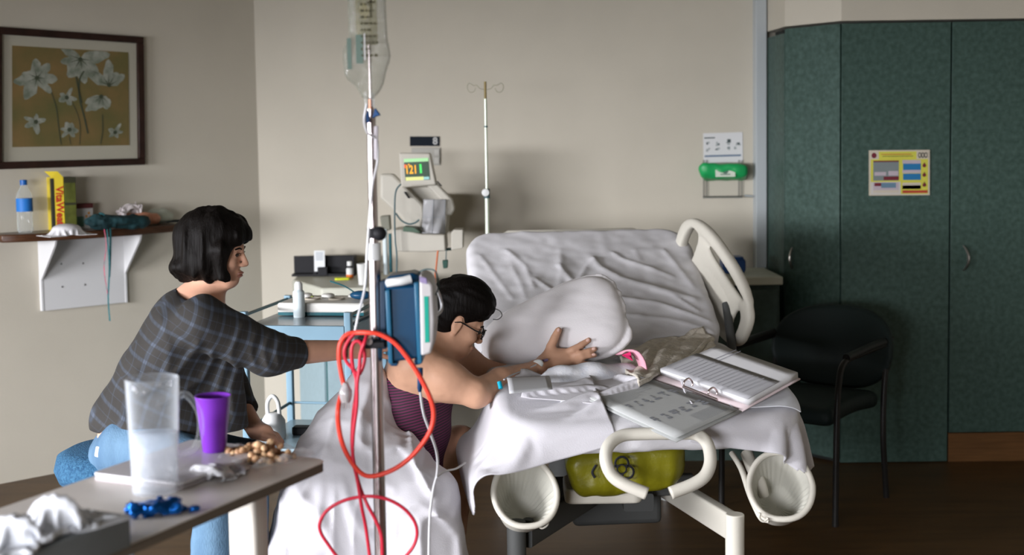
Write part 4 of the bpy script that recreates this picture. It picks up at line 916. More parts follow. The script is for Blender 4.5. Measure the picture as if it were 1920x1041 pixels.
sdf_obj('side_rail', rail, B_(.505, 1.36, 1.0) - Vector((.25, .45, .35)), B_(.505, 1.36, 1.0) + Vector((.25, .45, .35)), .0065, M_cream, bed, label='oval cream side rail with cut out grips')
MB().tube([B_(.49, 1.0, .62), B_(.52, 1.15, .78), B_(.525, 1.25, .92)], [.02, .018, .016], 12).build('rail_arm', MATS['shroud_grey'], bed, world=True)

# ---- pillow
pc = at(1032, 620, 4.47); pz = Matrix.Rotation(math.radians(-14), 3, 'Z') @ Matrix.Rotation(math.radians(-19), 3, 'Y') @ Matrix.Rotation(math.radians(-18), 3, 'X')
PR = np.array(pz)
def pillow(P):
    q = (P - np.array(pc)) @ PR; x, y, z = q[:, 0], q[:, 1], q[:, 2]
    x = x - .012; rr_ = (np.abs(x / .262) ** 3.2 + np.abs(z / (.132 * (1 + .24 * np.clip(x / .25, -1, 1)))) ** 3.0) ** (1 / 3.1); th = .088 * np.sqrt(np.clip(1 - rr_ ** 2.4, 0, 1)) + .004
    e = np.maximum(rr_ - 1, 0) * .15; wr = .005 * (vnoise(np.stack([x * .5 + z, z * .6 - x * .4, y * .3], -1), 9, 2)) + .0015 * vnoise(np.stack([x * .4 + z, z * .3 - x * .4, y * .3], -1), 40, 3)
    edge = np.clip(x / .26, 0, 1) ** 3 * .003 * vnoise(np.stack([x, z * 2.2, y], -1), 26, 9)
    return (np.hypot(np.maximum(np.abs(y) - th, 0), e) + np.minimum(np.maximum(np.abs(y) - th, (rr_ - 1) * .15), 0)) * .75 - wr - edge - .006
pil = sdf_obj('pillow', pillow, Vector(pc) - Vector((.34, .26, .27)), Vector(pc) + Vector((.34, .26, .27)), .006, mat('pillowcase', (.74, .715, .725), .85, bump=.10, bscale=240)); tag(pil, 'plump white pillow propped against the backrest under the spread hand', 'pillow')
# ---- knitted pad behind the binder
def padf(s, t):
    q = [(1150, 668), (1318, 622), (1345, 660), (1195, 728)]
    u = (q[0][0] * (1 - s) + q[1][0] * s) * (1 - t) + (q[3][0] * (1 - s) + q[2][0] * s) * t + 5 * math.sin(9 * t + 3 * s); v = (q[0][1] * (1 - s) + q[1][1] * s) * (1 - t) + (q[3][1] * (1 - s) + q[2][1] * s) * t + 3 * math.sin(11 * s)
    p = atz(u, v, .80); p2 = atpl(u, v, O_, NW)
    if p2.y < p.y: p = p2
    p = p + ZZ * (.012 + .006 * math.sin(s * 19 + 5 * t) * math.sin(t * 13 + s * 6) + .012 * math.sin(PI * t) * math.sin(PI * s) + .003 * math.sin(31 * s) * math.sin(27 * t)); return p
o = MB().grid(padf, 60, 40).build('knitted_pad', mat('knitted_beige', (.62, .57, .49), .95, var=.15, vscale=45, bump=.5, bscale=90), solid=.012, smooth='all'); tag(o, 'beige knitted pad lying on the bed behind the open binder', 'blanket')
# ---- crumpled muslin with a pink band
def lump(name, label, cat, cs, m_, seed, cell=.006, amp=.010, sc=20, k=.03):
    pts = [(np.array(at(u, v, Y_)), r_) for u, v, Y_, r_ in cs]
    def fn(P):
        d = None
        for c_, r_ in pts: e = ell(P, c_, r_); d = e if d is None else smin(d, e, k)
        return d + crumple(P, sc, amp, seed)
    A_ = np.array([c_ for c_, _ in pts]); R3 = np.array([r_ for _, r_ in pts]); o = sdf_obj(name, fn, (A_ - R3).min(0) - .03, (A_ + R3).max(0) + .03, cell, m_); return tag(o, label, cat)
M_mus = mat('printed_muslin', (.66, .66, .68), .9, bump=.15, bscale=150, col2=(.58, .60, .66), vscale=30)
def bunched(name, label, cat, quad, n, m_, seed, sdf, bunch=.35, steps=200, lift=.02, keep=None, th=.0025, amp=.02, up=2, dt=1/200, pre=None):
    """a cloth pushed together inside a smaller outline so that it crumples; quad = four world corners"""
    a_, b_, c_, d_ = [np.array(q_) for q_ in quad]; s_, t_ = np.meshgrid(np.linspace(0, 1, n[0]), np.linspace(0, 1, n[1]), indexing='ij'); s_ = s_[..., None]; t_ = t_[..., None]
    X = (a_ * (1 - s_) + b_ * s_) * (1 - t_) + (d_ * (1 - s_) + c_ * s_) * t_; fl = X.reshape(-1, 3)
    X = X + np.array([0, 0, 1.0]) * (lift + amp * (vnoise(fl, 22, seed) + .6 * vnoise(fl, 50, seed + 3)).reshape(X.shape[:2]))[..., None]
    if pre is not None: X = pre(X, s_[..., 0], t_[..., 0])
    ru = np.linalg.norm(b_ - a_) / (n[0] - 1) * (1 + bunch); rv = np.linalg.norm(d_ - a_) / (n[1] - 1) * (1 + bunch)
    X = cloth(X, ru, rv, sdf, steps=steps, iters=4, dt=dt, damp=.97, fric=.6, thick=.003, bend=.35); X = upsample(X, up)
    o = mk(name, X.reshape(-1, 3), grid_faces(X.shape[0], X.shape[1]), m_, smooth='all', fix=False)
    md = o.modifiers.new('solid', 'SOLIDIFY'); md.thickness = th; md.offset = 0; return tag(o, label, cat)
def matt_solid(P):
    q = tob(P); x, y, z = q[:, 0], q[:, 1], q[:, 2]; hx, hy = .465, .56; rx = np.abs(x) - hx + .14; ry = np.abs(y - .045 - hy) - hy + .14
    d2 = np.hypot(np.maximum(rx, 0), np.maximum(ry, 0)) + np.minimum(np.maximum(rx, ry), 0) - .14
    t_ = .16 + 0 * z; dz = np.abs(z - (ztop(y) - t_ / 2)) - t_ / 2; r = .03
    return np.hypot(np.maximum(d2 + r, 0), np.maximum(dz + r, 0)) + np.minimum(np.maximum(d2 + r, dz + r), 0) - r
def qz(pts, z): return [atz(u, v, z) for u, v in pts]
c_m = [at(1055, 700, 4.12), at(1110, 696, 4.15), at(1170, 700, 4.2)]
def mus_c(P): return np.minimum(matt_solid(P), np.minimum(ell(P, c_m[0], (.05, .04, .022)), np.minimum(ell(P, c_m[1], (.06, .04, .026)), ell(P, c_m[2], (.05, .04, .03)))))
bunched('muslin_cloth', 'pale printed muslin cloth bunched on the bed in front of the hand', 'cloth', qz([(1015, 722), (1200, 730), (1205, 672), (1040, 668)], .81), (30, 20), M_mus, 3, mus_c, bunch=.22, lift=.05, up=4)
def crs_c(P): return np.minimum(matt_solid(P) - .012, np.minimum(ell(P, at(1055, 750, 3.98), (.09, .05, .035)), ell(P, at(1105, 778, 3.88), (.07, .05, .025))))
bunched('crumpled_sheet', 'crumpled white bed sheet bunched between the towel and the open binder', 'sheet', [B_(-.34, .24, .81), B_(-.06, .12, .80), B_(-.0, .40, .82), B_(-.30, .46, .83)], (24, 20), M_sheet, 12, crs_c, bunch=.22, lift=.03, amp=.05, steps=110, up=5)
pbn = [at(u, v, Y_) for u, v, Y_ in ((1166, 664, 4.22), (1178, 657, 4.20), (1196, 660, 4.18), (1208, 675, 4.16), (1213, 695, 4.14), (1211, 712, 4.13))]
Ps = spline(pbn, 7); mb = MB(); 
side = Vector((-.35, .75, -.2)).normalized() * .045
mb.add([p_ + side * s_ for p_ in Ps for s_ in (0, .5, 1)], [(3 * i + j, 3 * i + j + 1, 3 * i + j + 4, 3 * i + j + 3) for i in range(len(Ps) - 1) for j in (0, 1)])
o = mb.build('pink_band', mat('pink_elastic', (.72, .36, .44), .7, bump=.2, bscale=120), solid=.006, smooth='all'); tag(o, 'curled pink elastic monitoring belt standing up beside the muslin cloth', 'belt')
o2 = MB().add([pbn[0] + Vector((0, -.004, -.004)), at(1180, 668, 4.17), at(1186, 676, 4.17), at(1182, 660, 4.19)], [(0, 1, 2), (0, 2, 3)]).build('red_tip', colmat('red_tip', (.6, .02, .12)), solid=.003, smooth=False); o2.parent = o; o2.location = Vector(o2.location) - Vector(o.location)
# ---- folded paper by the forearm
A, Bq, Cq, D = [atz(u, v, .822) for u, v in ((950, 708), (1030, 705), (1036, 730), (955, 738))]
o = MB().grid(lambda s, t: A.lerp(Bq, s).lerp(D.lerp(Cq, s), t) + Vector((0, 0, .006 * math.sin(PI * t))), 8, 8).build('folded_paper', mat('grey_paper', (.55, .56, .58), .8, bump=.03), solid=.0015, smooth='all'); tag(o, 'small flat piece of pale grey paper beside the wrist', 'paper')

# ---- open ring binder
bdr = thing('ring_binder', 'open ring binder of medical notes lying across the foot of the bed', 'binder', atz(1300, 770, .76))
A = at(1096, 748, 3.90); Bq = at(1268, 829, 3.615); Cq = at(1391, 772, 3.80); D = at(1220, 712, 4.08); E = at(1349, 657, 4.17); Fq_ = at(1501, 711, 3.93)
M_page = mat('paper_white', (.56, .56, .565), .8, bump=.03); M_pgrey = mat('page_sleeve', (.37, .37, .385), .45, bump=.04); M_cov = mat('binder_cover', (.62, .52, .53), .5, bump=.03)
def board(a, b, c, d, m_, name, th, parent=bdr, nn=None, sag=0):
    nn = nn or (b - a).cross(c - b).normalized(); nn = nn if nn.z > 0 else -nn
    def g(s, t): return a.lerp(b, s).lerp(d.lerp(c, s), t) + nn * (-sag * math.sin(PI * s))
    o = MB().grid(g, 14, 6).build(name, m_, parent, world=True, smooth='all', solid=th, fix=False); return o, nn
lc_, n1 = board(A, Bq, Cq, D, mat('binder_grey', (.36, .37, .36), .5, bump=.03), 'left_cover', .004)
rc_, n2 = board(D, Cq, Fq_, E, M_cov, 'right_cover', .004)
ins = lambda a, b, c, d, k: [q_.lerp((a + b + c + d) / 4, k) for q_ in (a, b, c, d)]
L4 = [q_ + n1 * .006 for q_ in ins(A, Bq, Cq, D, .05)]
board(*L4, mat('page_grey', (.43, .44, .43), .7, bump=.03), 'page', .003)
R4 = [q_ + n2 * .014 for q_ in ins(D, Cq, Fq_, E, .03)]; R4[0] = R4[0].lerp(R4[3], .12); R4[1] = R4[1].lerp(R4[2], .12)
board(*R4, M_page, 'page_stack', .020)
R5 = [q_ + n2 * .0125 for q_ in (R4[0], R4[1], R4[1].lerp(R4[2], .62), R4[0].lerp(R4[3], .62))]
board(*R5, M_pgrey, 'page', .002)
def bil(Q, n_, x, y, z): return Q[0].lerp(Q[1], y).lerp(Q[3].lerp(Q[2], y), x) + n_ * z
def brect(mb, Q, n_, x0, y0, x1, y1, z): return mb.add([bil(Q, n_, x0, y0, z), bil(Q, n_, x1, y0, z), bil(Q, n_, x1, y1, z), bil(Q, n_, x0, y1, z)], [(0, 1, 2, 3)])
mb = MB(); rr = random.Random(5)
for row, y0_ in ((.30, .0), (.62, .0)):
    for k in range(6):
        x = .12 + .14 * k; y = row + rr.uniform(-.02, .02)
        for q_ in range(3): brect(mb, L4, n1, x + rr.uniform(0, .05), y + .05 * q_ * .8, x + .05 + rr.uniform(.0, .05), y + .05 * q_ * .8 + .03, .0024)
for k in range(22): brect(mb, L4, n1, .10, .08 + .0085 * k, .10 + rr.uniform(.3, .7), .0825 + .0085 * k, .0022) if k % 2 else brect(mb, L4, n1, .5, .80 + .008 * k * .9, .9, .803 + .008 * k * .9, .0022)
mb.build('drawings', colmat('faint_ink', (.23, .24, .26)), bdr, world=True, smooth=False, fix=False)
s1 = Sheet(R5[0], R5[3] - R5[0], R5[1] - R5[0], n2); mb = MB()
for k in range(15): s1.rect(mb, .15, .1 + .055 * k, .9 - .1 * rr.random(), .106 + .055 * k, .0015, .0019)
mb.build('writing', colmat('faint_grey_ink', (.30, .30, .32)), bdr, world=True, smooth=False)
s1 = Sheet(R4[0], R4[3] - R4[0], R4[1] - R4[0], n2); mb = MB()
for k in (0.2, .25): s1.rect(mb, .1, k, 1.0, k + .006, .0105, .011)
mb.build('ruled_line', colmat('line_ink', (.22, .22, .26)), bdr, world=True, smooth=False)
M_ring = mat('ring_chrome', (.6, .5, .5), .2, 1, bump=.01)
MB().tube([at(1281, 725, 3.93), at(1345, 750, 3.84)], .005, 8).build('ring_bar', M_ring, bdr, world=True)
for u, v, Y_ in ((1286, 722, 3.93), (1332, 739, 3.865)):
    P = spline([at(u - 4, v + 4, Y_), at(u - 3, v - 6, Y_), at(u + 5, v - 12, Y_ + .01), at(u + 12, v - 6, Y_ + .02), at(u + 12, v + 2, Y_ + .02)], 6); MB().tube(P, .003, 8).build('ring', M_ring, bdr, world=True)
# tissue beside the binder
tq = [B_(.26, .10, .80), B_(.42, .12, .80), B_(.43, .24, .82), B_(.27, .22, .82)]
bunched('crumpled_tissue', 'crumpled white tissue on the bed corner beside the right binder cover', 'tissue', tq, (18, 13), mat('tissue_white', (.66, .68, .72), .9, bump=.1), 21, lambda P: matt_solid(P) - .020, bunch=.4, lift=.02, amp=.03, steps=60, up=5)

# ---- the standing carrier bag on the wall shelf
def dome(h, e=.7): return lambda X, s_, t_: X + np.array([0, 0, 1.0]) * (h * np.sin(PI * s_) ** e * np.sin(PI * t_) ** e)[..., None]
bgc = c2 + ZZ * .012
o = bunched('bag', None, None, [bgc + LD * .075 + LN * .05, bgc - LD * .075 + LN * .05, bgc - LD * .075 - LN * .05, bgc + LD * .075 - LN * .05], (44, 30), film('carrier_film', (.62, .57, .56), .80), 31, lambda P: np.minimum(P[:, 2] - ZS, ell(P, c2 + ZZ * .05, (.04, .03, .06))), bunch=.35, lift=.01, amp=.035, steps=14, th=.001, pre=dome(.13, .55))
Mi = Matrix(WM[cbg]).inverted(); o.parent = cbg; o.location = Mi @ Vector(o.location)
# ---- the folded packet on the wall shelf
shc = lambda P: np.minimum(P[:, 2] - ZS, ell(P, c0, (.06, .05, .022), Rl))
bunched('white_packet', 'crumpled white plastic packet lying at the front edge of the shelf', 'packet', [c0 + LD * .10 + LN * .065, c0 + LD * .10 - LN * .065, c0 - LD * .10 - LN * .06, c0 - LD * .10 + LN * .06], (30, 40), mat('white_film', (.58, .57, .58), .35, bump=.1, bscale=40), 5, shc, bunch=.22, lift=.02, amp=.012, steps=90)
# ---- cloths hanging over the bed corners
def drape(name, label, x0, x1, y0, y1, nx_, ny_, seed, cat='towel', extra=None, steps=420, z0=.84, m_=M_sheet, rot=0, bunch=.0, clip=None):
    xs = np.linspace(x0, x1, nx_); ys = np.linspace(y0, y1, ny_); X = np.zeros((nx_, ny_, 3)); cx_, cy_ = (x0 + x1) / 2, (y0 + y1) / 2
    GX, GY = np.meshgrid(xs, ys, indexing='ij'); rx = cx_ + (GX - cx_) * math.cos(rot) - (GY - cy_) * math.sin(rot); ry = cy_ + (GX - cx_) * math.sin(rot) + (GY - cy_) * math.cos(rot)
    ru = (x1 - x0) / (nx_ - 1) * (1 + bunch); rv = (y1 - y0) / (ny_ - 1) * (1 + bunch)
    Q = np.stack([rx, ry, ztop(ry) + .02], -1); Q[..., 2] += .004 + .022 * vnoise(Q.reshape(-1, 3), 11, seed).reshape(rx.shape)
    Mn = np.array(BM); Q = Q @ Mn[:3, :3].T + Mn[:3, 3]
    fx_ = np.zeros(rx.shape, bool)
    for i in (0, nx_ - 1):
        if abs(rx[i, ny_ // 2]) < .40: fx_[i, ry[i] > .12] = True
    fx_[:, -1] = np.abs(rx[:, -1]) < .40
    X = cloth(Q, ru, rv, extra or matt_solid, steps=steps, iters=5, dt=1/200, damp=.995, fric=.25, thick=.005, fixed=fx_)
    X = upsample(X, 3); V = X.reshape(-1, 3); Fg = grid_faces(X.shape[0], X.shape[1])
    if clip:
        i_, j_ = Fg[:, 0] // X.shape[1], Fg[:, 0] % X.shape[1]; a_ = (X.shape[0] - 1 - i_) if clip[0] > 0 else i_; rr0 = clip[1]; out = (a_ < rr0) & (j_ < rr0) & ((rr0 - a_) ** 2 + (rr0 - j_) ** 2 > rr0 ** 2); Fg = Fg[~out]
    o = mk(name, V, Fg, m_, smooth='all', fix=False)
    md = o.modifiers.new('solid', 'SOLIDIFY'); md.thickness = .004; md.offset = 0; return tag(o, label, cat)
def towel_c(P): return np.minimum(matt_solid(P), cap(P, B_(-.50, -.02, .55), B_(-.53, .6, .55), .05, .06))
drape('draped_towel', 'white towel hanging over the left foot corner of the bed', -.66, -.15, .0, .44, 30, 26, 1, bunch=.16, extra=towel_c, clip=(-1, 15))
drape('draped_sheet', 'white sheet hanging over the right foot corner of the bed under the binder', .12, .59, .0, .44, 27, 25, 2, cat='sheet', bunch=.12, clip=(1, 26))

# ---- yellow waste bag and basin under the foot end
bg = thing('waste_bag', 'yellow clinical waste bag with a black symbol hung under the foot of the bed', 'bag', at(1170, 926, 3.88))
cb_ = at(1172, 862, 3.90)
def ybag(P):
    q = P - np.array(cb_); x, y, z = q[:, 0], q[:, 1], q[:, 2]; w_ = .185 - .25 * np.clip(-z - .02, 0, 1); d = rbox(np.stack([x * .185 / np.maximum(w_, .03), y, z + .02 - .10 * x], -1), (0, 0, 0), (.185, .07, .078), .05)
    return d + .006 * vnoise(np.stack([x, y, z * .4], -1), 30, 2)
sdf_obj('bag', ybag, Vector(cb_) - Vector((.26, .16, .16)), Vector(cb_) + Vector((.26, .16, .12)), .006, mat('bag_yellow', (.13, .12, .005), .35, bump=.25, bscale=35), bg)
mb = MB(); sb_ = at(1166, 880, 3.815)
for k in range(3):
    a0 = PI / 2 + k * 2 * PI / 3; c_ = Vector((math.cos(a0), 0, math.sin(a0))) * .018
    arc = [sb_ + c_ + Vector((math.cos(a0 + t_), 0, math.sin(a0 + t_))) * .020 for t_ in np.linspace(-2.3, 2.3, 14)]
    mb.tube(arc, .0035, 6, flat=.3)
mb.tube([sb_ + Vector((math.cos(t_), 0, math.sin(t_))) * .014 for t_ in np.linspace(0, 2 * PI, 16)[:-1]], .0025, 6, closed=True)
mb.build('hazard_symbol', M_blk, bg, world=True)
mb = MB(); sb2 = at(1118, 878, 3.82); mb.tube(spline([sb2 + Vector((0, 0, .01)), sb2 + Vector((-.012, 0, -.012)), sb2 + Vector((-.004, 0, -.03))], 5), .004, 6, flat=.3); mb.build('printing', M_blk, bg, world=True)
p0 = at(1128, 912, 3.98); bs_ = thing('basin', 'cream plastic basin behind the yellow bag under the bed', 'basin', p0)
MB().prism(rrect(.24, .20, .03), p0 - Vector((0, 0, .03)), (1, 0, 0), (0, 1, 0), (0, 0, .045)).build('tray', M_cream, bs_, world=True, bevel=.008)

# ================================================================== visitor chair
M_ch = mat('dark_green_vinyl', (.006, .013, .012), .6, bump=.05); M_cf = mat('dark_chair_frame', (.012, .011, .010), .4, bump=.02)
rr_ = Vector((1.60, 5.46, 0)); fr_ = Vector((1.28, 5.06, 0)); fd = (fr_ - rr_).normalized(); ld = Vector((fd.y, -fd.x, 0)); ld = ld if ld.x < 0 else -ld
ch = thing('visitor_chair', 'dark green vinyl armchair with black legs in front of the wardrobe', 'chair', rr_)
def K(f, l, z): return rr_ + fd * f + ld * l + Vector((0, 0, z))
CW = .52
for l_ in (0, CW):
    P = spline([K(.0 - .02, l_, 0), K(.02, l_, .30), K(.0, l_, .55), K(-.06, l_, .70)], 6); MB().tube(P, .013, 10).build('leg', M_cf, ch, world=True)
    P = spline([K(.50, l_, 0), K(.49, l_, .40), K(.47, l_, .58), K(.42, l_, .655), K(.25, l_, .67), K(.02, l_, .675)], 6); MB().tube(P, .013, 10).build('leg', M_cf, ch, world=True)
    MB().tube([K(.40, l_, .672), K(.2, l_, .684), K(.02, l_, .688)], .017, 10).build('armrest', M_cf, ch, world=True)
Rc = Matrix((fd, ld, ZZ)).transposed()
def seatf(P):
    q = (P - np.array(K(.25, CW / 2, .43))) @ np.array(Rc); q[:, 2] -= .02 * np.cos(q[:, 0] * 6); return rbox(q, (0, 0, 0), (.25, .24, .04), .035)
sdf_obj('seat', seatf, K(.25, CW / 2, .43) - Vector((.4, .4, .12)), K(.25, CW / 2, .43) + Vector((.4, .4, .12)), .012, M_ch, ch)
def backf(P):
    q = (P - np.array(K(-.03, CW / 2, .635))) @ np.array(Rc); x, y, z = q[:, 0], q[:, 1], q[:, 2]; x = x + .06 - .9 * y * y + .22 * z
    rr2 = (np.abs(y / .262) ** 2.6 + np.abs(z / .165) ** 2.3) ** (1 / 2.4); e = (rr2 - 1) * .15; return np.hypot(np.maximum(np.abs(x) - .012, 0), np.maximum(e, 0)) + np.minimum(np.maximum(np.abs(x) - .012, e), 0) - .014
sdf_obj('backrest', backf, K(-.03, CW / 2, .635) - Vector((.42, .42, .24)), K(-.03, CW / 2, .635) + Vector((.42, .42, .24)), .010, M_ch, ch)

# ================================================================== overbed table
TPZ = .86; tip = atz(618, 862, TPZ); ta = Vector((.42, .907, 0)).normalized(); tw = Vector((-ta.y, ta.x, 0))
M_tt = mat('table_laminate', (.64, .60, .56), .35, bump=.02, var=.03); M_te = mat('table_edge', (.13, .105, .08), .5, bump=.02)
ot = thing('overbed_table', 'grey beige overbed table with rounded corners in the left foreground', 'table', (tip.x - .25, tip.y - .2, 0))
cen = tip - ta * .42 + tw * .20
mb = MB().prism([(x, y) for x, y in rrect(.84, .40, .035)], cen + Vector((0, 0, -.003)), ta, tw, (0, 0, .003)); mb.build('tabletop', M_tt, ot, world=True, bevel=.0012)
MB().prism([(x, y) for x, y in rrect(.838, .398, .034)], cen + Vector((0, 0, -.022)), ta, tw, (0, 0, .0188)).build('edge_band', M_te, ot, world=True)
pp = at(465, 960, 2.83); pp.z = 0
MB().prism(rrect(.055, .075, .01), (pp.x, pp.y, .06), ta, tw, (0, 0, TPZ - .085)).build('column', mat('column_cream', (.52, .49, .44), .4, bump=.02), ot, world=True)
MB().prism(rrect(.30, .10, .01), pp + Vector((0, 0, TPZ - .04)) - ta * .10, ta, tw, (0, 0, .017)).build('top_bracket', M_te, ot, world=True)
beam(pp + Vector((0, 0, .045)) + ta * .05, pp + Vector((0, 0, .045)) - ta * .62, .05, .03).build('base_bar', MATS['column_cream'], ot, world=True)
beam(pp + Vector((0, 0, .045)) + tw * .24, pp + Vector((0, 0, .045)) - tw * .20, .05, .03).build('base_bar', MATS['column_cream'], ot, world=True)
for q_ in (tw * .22, -tw * .18, -ta * .60): MB().cyl(pp + q_ + Vector((-.01, 0, .022)), pp + q_ + Vector((.01, 0, .022)), .022).build('caster', M_blk, ot, world=True)
# white closed laptop
lo = atz(170, 886, TPZ + .018); o_c = lo + ta * .165 - tw * .12
lt = thing('laptop', 'closed white laptop under the purple cup on the overbed table', 'laptop', o_c - Vector((0, 0, .018)))
M_lapt = mat('laptop_white', (.60, .585, .60), .3, bump=.01)
MB().prism(rrect(.33, .235, .015), o_c - Vector((0, 0, .018)), ta, tw, (0, 0, .010)).build('base', mat('laptop_grey', (.36, .33, .34), .4, bump=.01), lt, world=True, bevel=.003)
MB().prism(rrect(.33, .235, .015), o_c - Vector((0, 0, .0075)), ta, tw, (0, 0, .0075)).build('lid', M_lapt, lt, world=True, bevel=.003)
# jug
jp = atz(292, 922, TPZ); jg = thing('water_jug', 'clear plastic jug half full of icy water with a curved handle', 'jug', jp)
M_jug = glassy('jug_plastic', (.62, .66, .70), .05, .70, .06, bump=.01); jh = .238
def jr(z): return .046 + .008 * z / jh
prof = [(.001, .001)] + [(jr(0) - .002, 0), (jr(0), .003)] + [(jr(z), z) for z in (.05, .1, .15, .2, jh - .002)] + [(jr(jh) - .0015, jh), (jr(jh) - .003, jh - .002)] + [(jr(z) - .003, z) for z in (.2, .15, .1, .05, .006)] + [(.001, .005)]
mb = MB(); mb.lathe(prof, jp, 48)
mb.v = [tuple(Vector(v) + (Vector((-1, -.15, 0)) * .024 * max(0, (v[2] - TPZ - jh + .035) / .035) ** 2 * max(0, -((Vector(v) - jp).normalized().x) - .82) * 6 if v[2] > TPZ + jh - .035 else Vector())) for v in mb.v]
mb.build('body', M_jug, jg, world=True, smooth='all')
MB().lathe([(.001, .0065), (jr(0) - .0038, .0065)] + [(jr(z) - .0038, z) for z in (.05, .09, .122)] + [(.001, .122)], jp, 40).build('water', mat('icy_water', (.50, .54, .60), .25, alpha=.42, bump=.6, bscale=22, col2=(.72, .75, .80), vscale=24), jg, world=True, smooth='all', label='cloudy icy water in the lower half')
hd = Vector((1, .1, 0)).normalized()
P = spline([jp + hd * (jr(.2) - .002) + ZZ * .195, jp + hd * .068 + ZZ * .200, jp + hd * .092 + ZZ * .165, jp + hd * .094 + ZZ * .12, jp + hd * .078 + ZZ * .085, jp + hd * (jr(.07) - .002) + ZZ * .075], 7); MB().tube(P, .0065, 10, flat=1.5).build('handle', M_jug, jg, world=True, smooth='all')
# purple cup
cp = atz(402, 846, TPZ + .018); 
o = MB().lathe([(.001, .003), (.024, .0), (.026, .002), (.0335, .075), (.0395, .126), (.0405, .128), (.0385, .127), (.032, .075), (.0235, .006), (.001, .006)], cp, 40).build('purple_cup', mat('purple_plastic', (.16, .03, .38), .3, bump=.01, sss=.0), smooth='all'); tag(o, 'purple plastic cup standing behind the water jug', 'cup')
# crumpled cellophane
pcx = atz(388, 893, TPZ)
def tab_c(P): return TPZ_d(P)
def TPZ_d(P): return P[:, 2] - TPZ
def quad_c(c_, ex, ey, w_, h_): return [c_ - ex * w_ / 2 - ey * h_ / 2, c_ + ex * w_ / 2 - ey * h_ / 2, c_ + ex * w_ / 2 + ey * h_ / 2, c_ - ex * w_ / 2 + ey * h_ / 2]
wcol = lambda P: P[:, 2] - TPZ
def dome(h): return lambda X, s_, t_: X + np.array([0, 0, 1.0]) * (h * np.sin(PI * s_) ** .7 * np.sin(PI * t_) ** .7)[..., None]
bunched('crumpled_wrapper', 'crumpled clear and white plastic wrapper beside the jug handle', 'wrapper', quad_c(pcx + Vector((.008, 0, .02)), Vector((1, 0, 0)), Vector((0, 1, 0)), .12, .085), (40, 34), film('cellophane', (.60, .60, .62), .72, .12, .3, 60), 6, wcol, bunch=.7, lift=.01, amp=.03, steps=22, th=.001, pre=dome(.035))
# bag of nuts
nc = atz(484, 862, TPZ)
def filmf(s, t):
    a_ = 2 * PI * s; r_ = (.05 + .055 * t) * (1 + .10 * math.sin(3 * a_ + 1) + .05 * math.sin(7 * a_)); return nc + Vector((math.cos(a_) * r_ * 1.05, math.sin(a_) * r_, .003 + .018 * math.sin(PI * t) * (.6 + .4 * math.sin(9 * a_)) + .004 * t))
o = MB().grid(filmf, 64, 10).build('nut_bag', film('clear_film', (.8, .8, .8), .22, .1, .4, 40), smooth='all', fix=False); tag(o, 'torn open clear bag spread under the pile of nuts', 'bag')
rr = random.Random(9); prot = None; placed = []
M_nut = mat('nut_skin', (.22, .09, .04), .5, col2=(.62, .42, .24), vscale=70, bump=.15, bscale=90)
M_nut2 = mat('nut_pale', (.60, .43, .25), .5, col2=(.32, .15, .07), vscale=50, bump=.1)
def nut_mesh(m_):
    mb = MB(); mb.lathe([(.0005, -.0085), (.005, -.0075), (.0078, -.003), (.0082, .001), (.0062, .006), (.0025, .009), (.0003, .0095)], (0, 0, 0), 14); return mb.build('nut', m_, smooth='all')
n1_ = nut_mesh(M_nut); n2_ = nut_mesh(M_nut2); protos = [n1_, n2_]; nuts = []
tries = 0
while len(nuts) < 66 and tries < 6000:
    tries += 1; a_ = rr.uniform(0, 2 * PI); r_ = math.sqrt(rr.random()); x = math.cos(a_) * r_ * .074; y = math.sin(a_) * r_ * .060; layer = rr.choice([0, 0, 1, 1, 2])
    if layer * .33 > 1.02 - r_: continue
    p = nc + Vector((x, y, .0095 + layer * .0125))
    if any((p - q_).length < .0145 for q_ in placed): continue
    placed.append(p); nuts.append(p)
for i, p in enumerate(placed):
    src = protos[0 if rr.random() < .55 else 1]; o = src.copy(); C.objects.link(o)
    o.location = p; o.rotation_euler = (rr.uniform(0, 3), rr.uniform(0, 3), rr.uniform(0, 3)); s_ = rr.uniform(.85, 1.15); o.scale = (s_, s_, s_ * 1.05)
    tag(o, 'shelled brown nut in the heap on the clear bag', 'nut', 'nuts heaped on the clear bag')
for o in protos: bpy.data.objects.remove(o)
# blue foil
fcx = atz(298, 966, TPZ)
def foilf(P):
    q = P - np.array(fcx); R2 = np.stack([q[:, 0] * .97 + q[:, 1] * .2, -q[:, 0] * .2 + q[:, 1] * .97, q[:, 2]], -1)
    return smin(rbox(R2, (-.008, 0, .016), (.052, .026, .014), .010), rbox(R2, (.05, .006, .007), (.025, .014, .004), .003), .01) + crumple(P, 48, .009, 14)
soft('blue_wrapper', 'shiny blue foil wrapper crumpled in front of the jug', 'wrapper', fcx + ZZ * .02, (.10, .08, .045), foilf, mat('blue_foil', (.004, .10, .40), .22, .75, bump=.3, bscale=60), .0034, it=0)
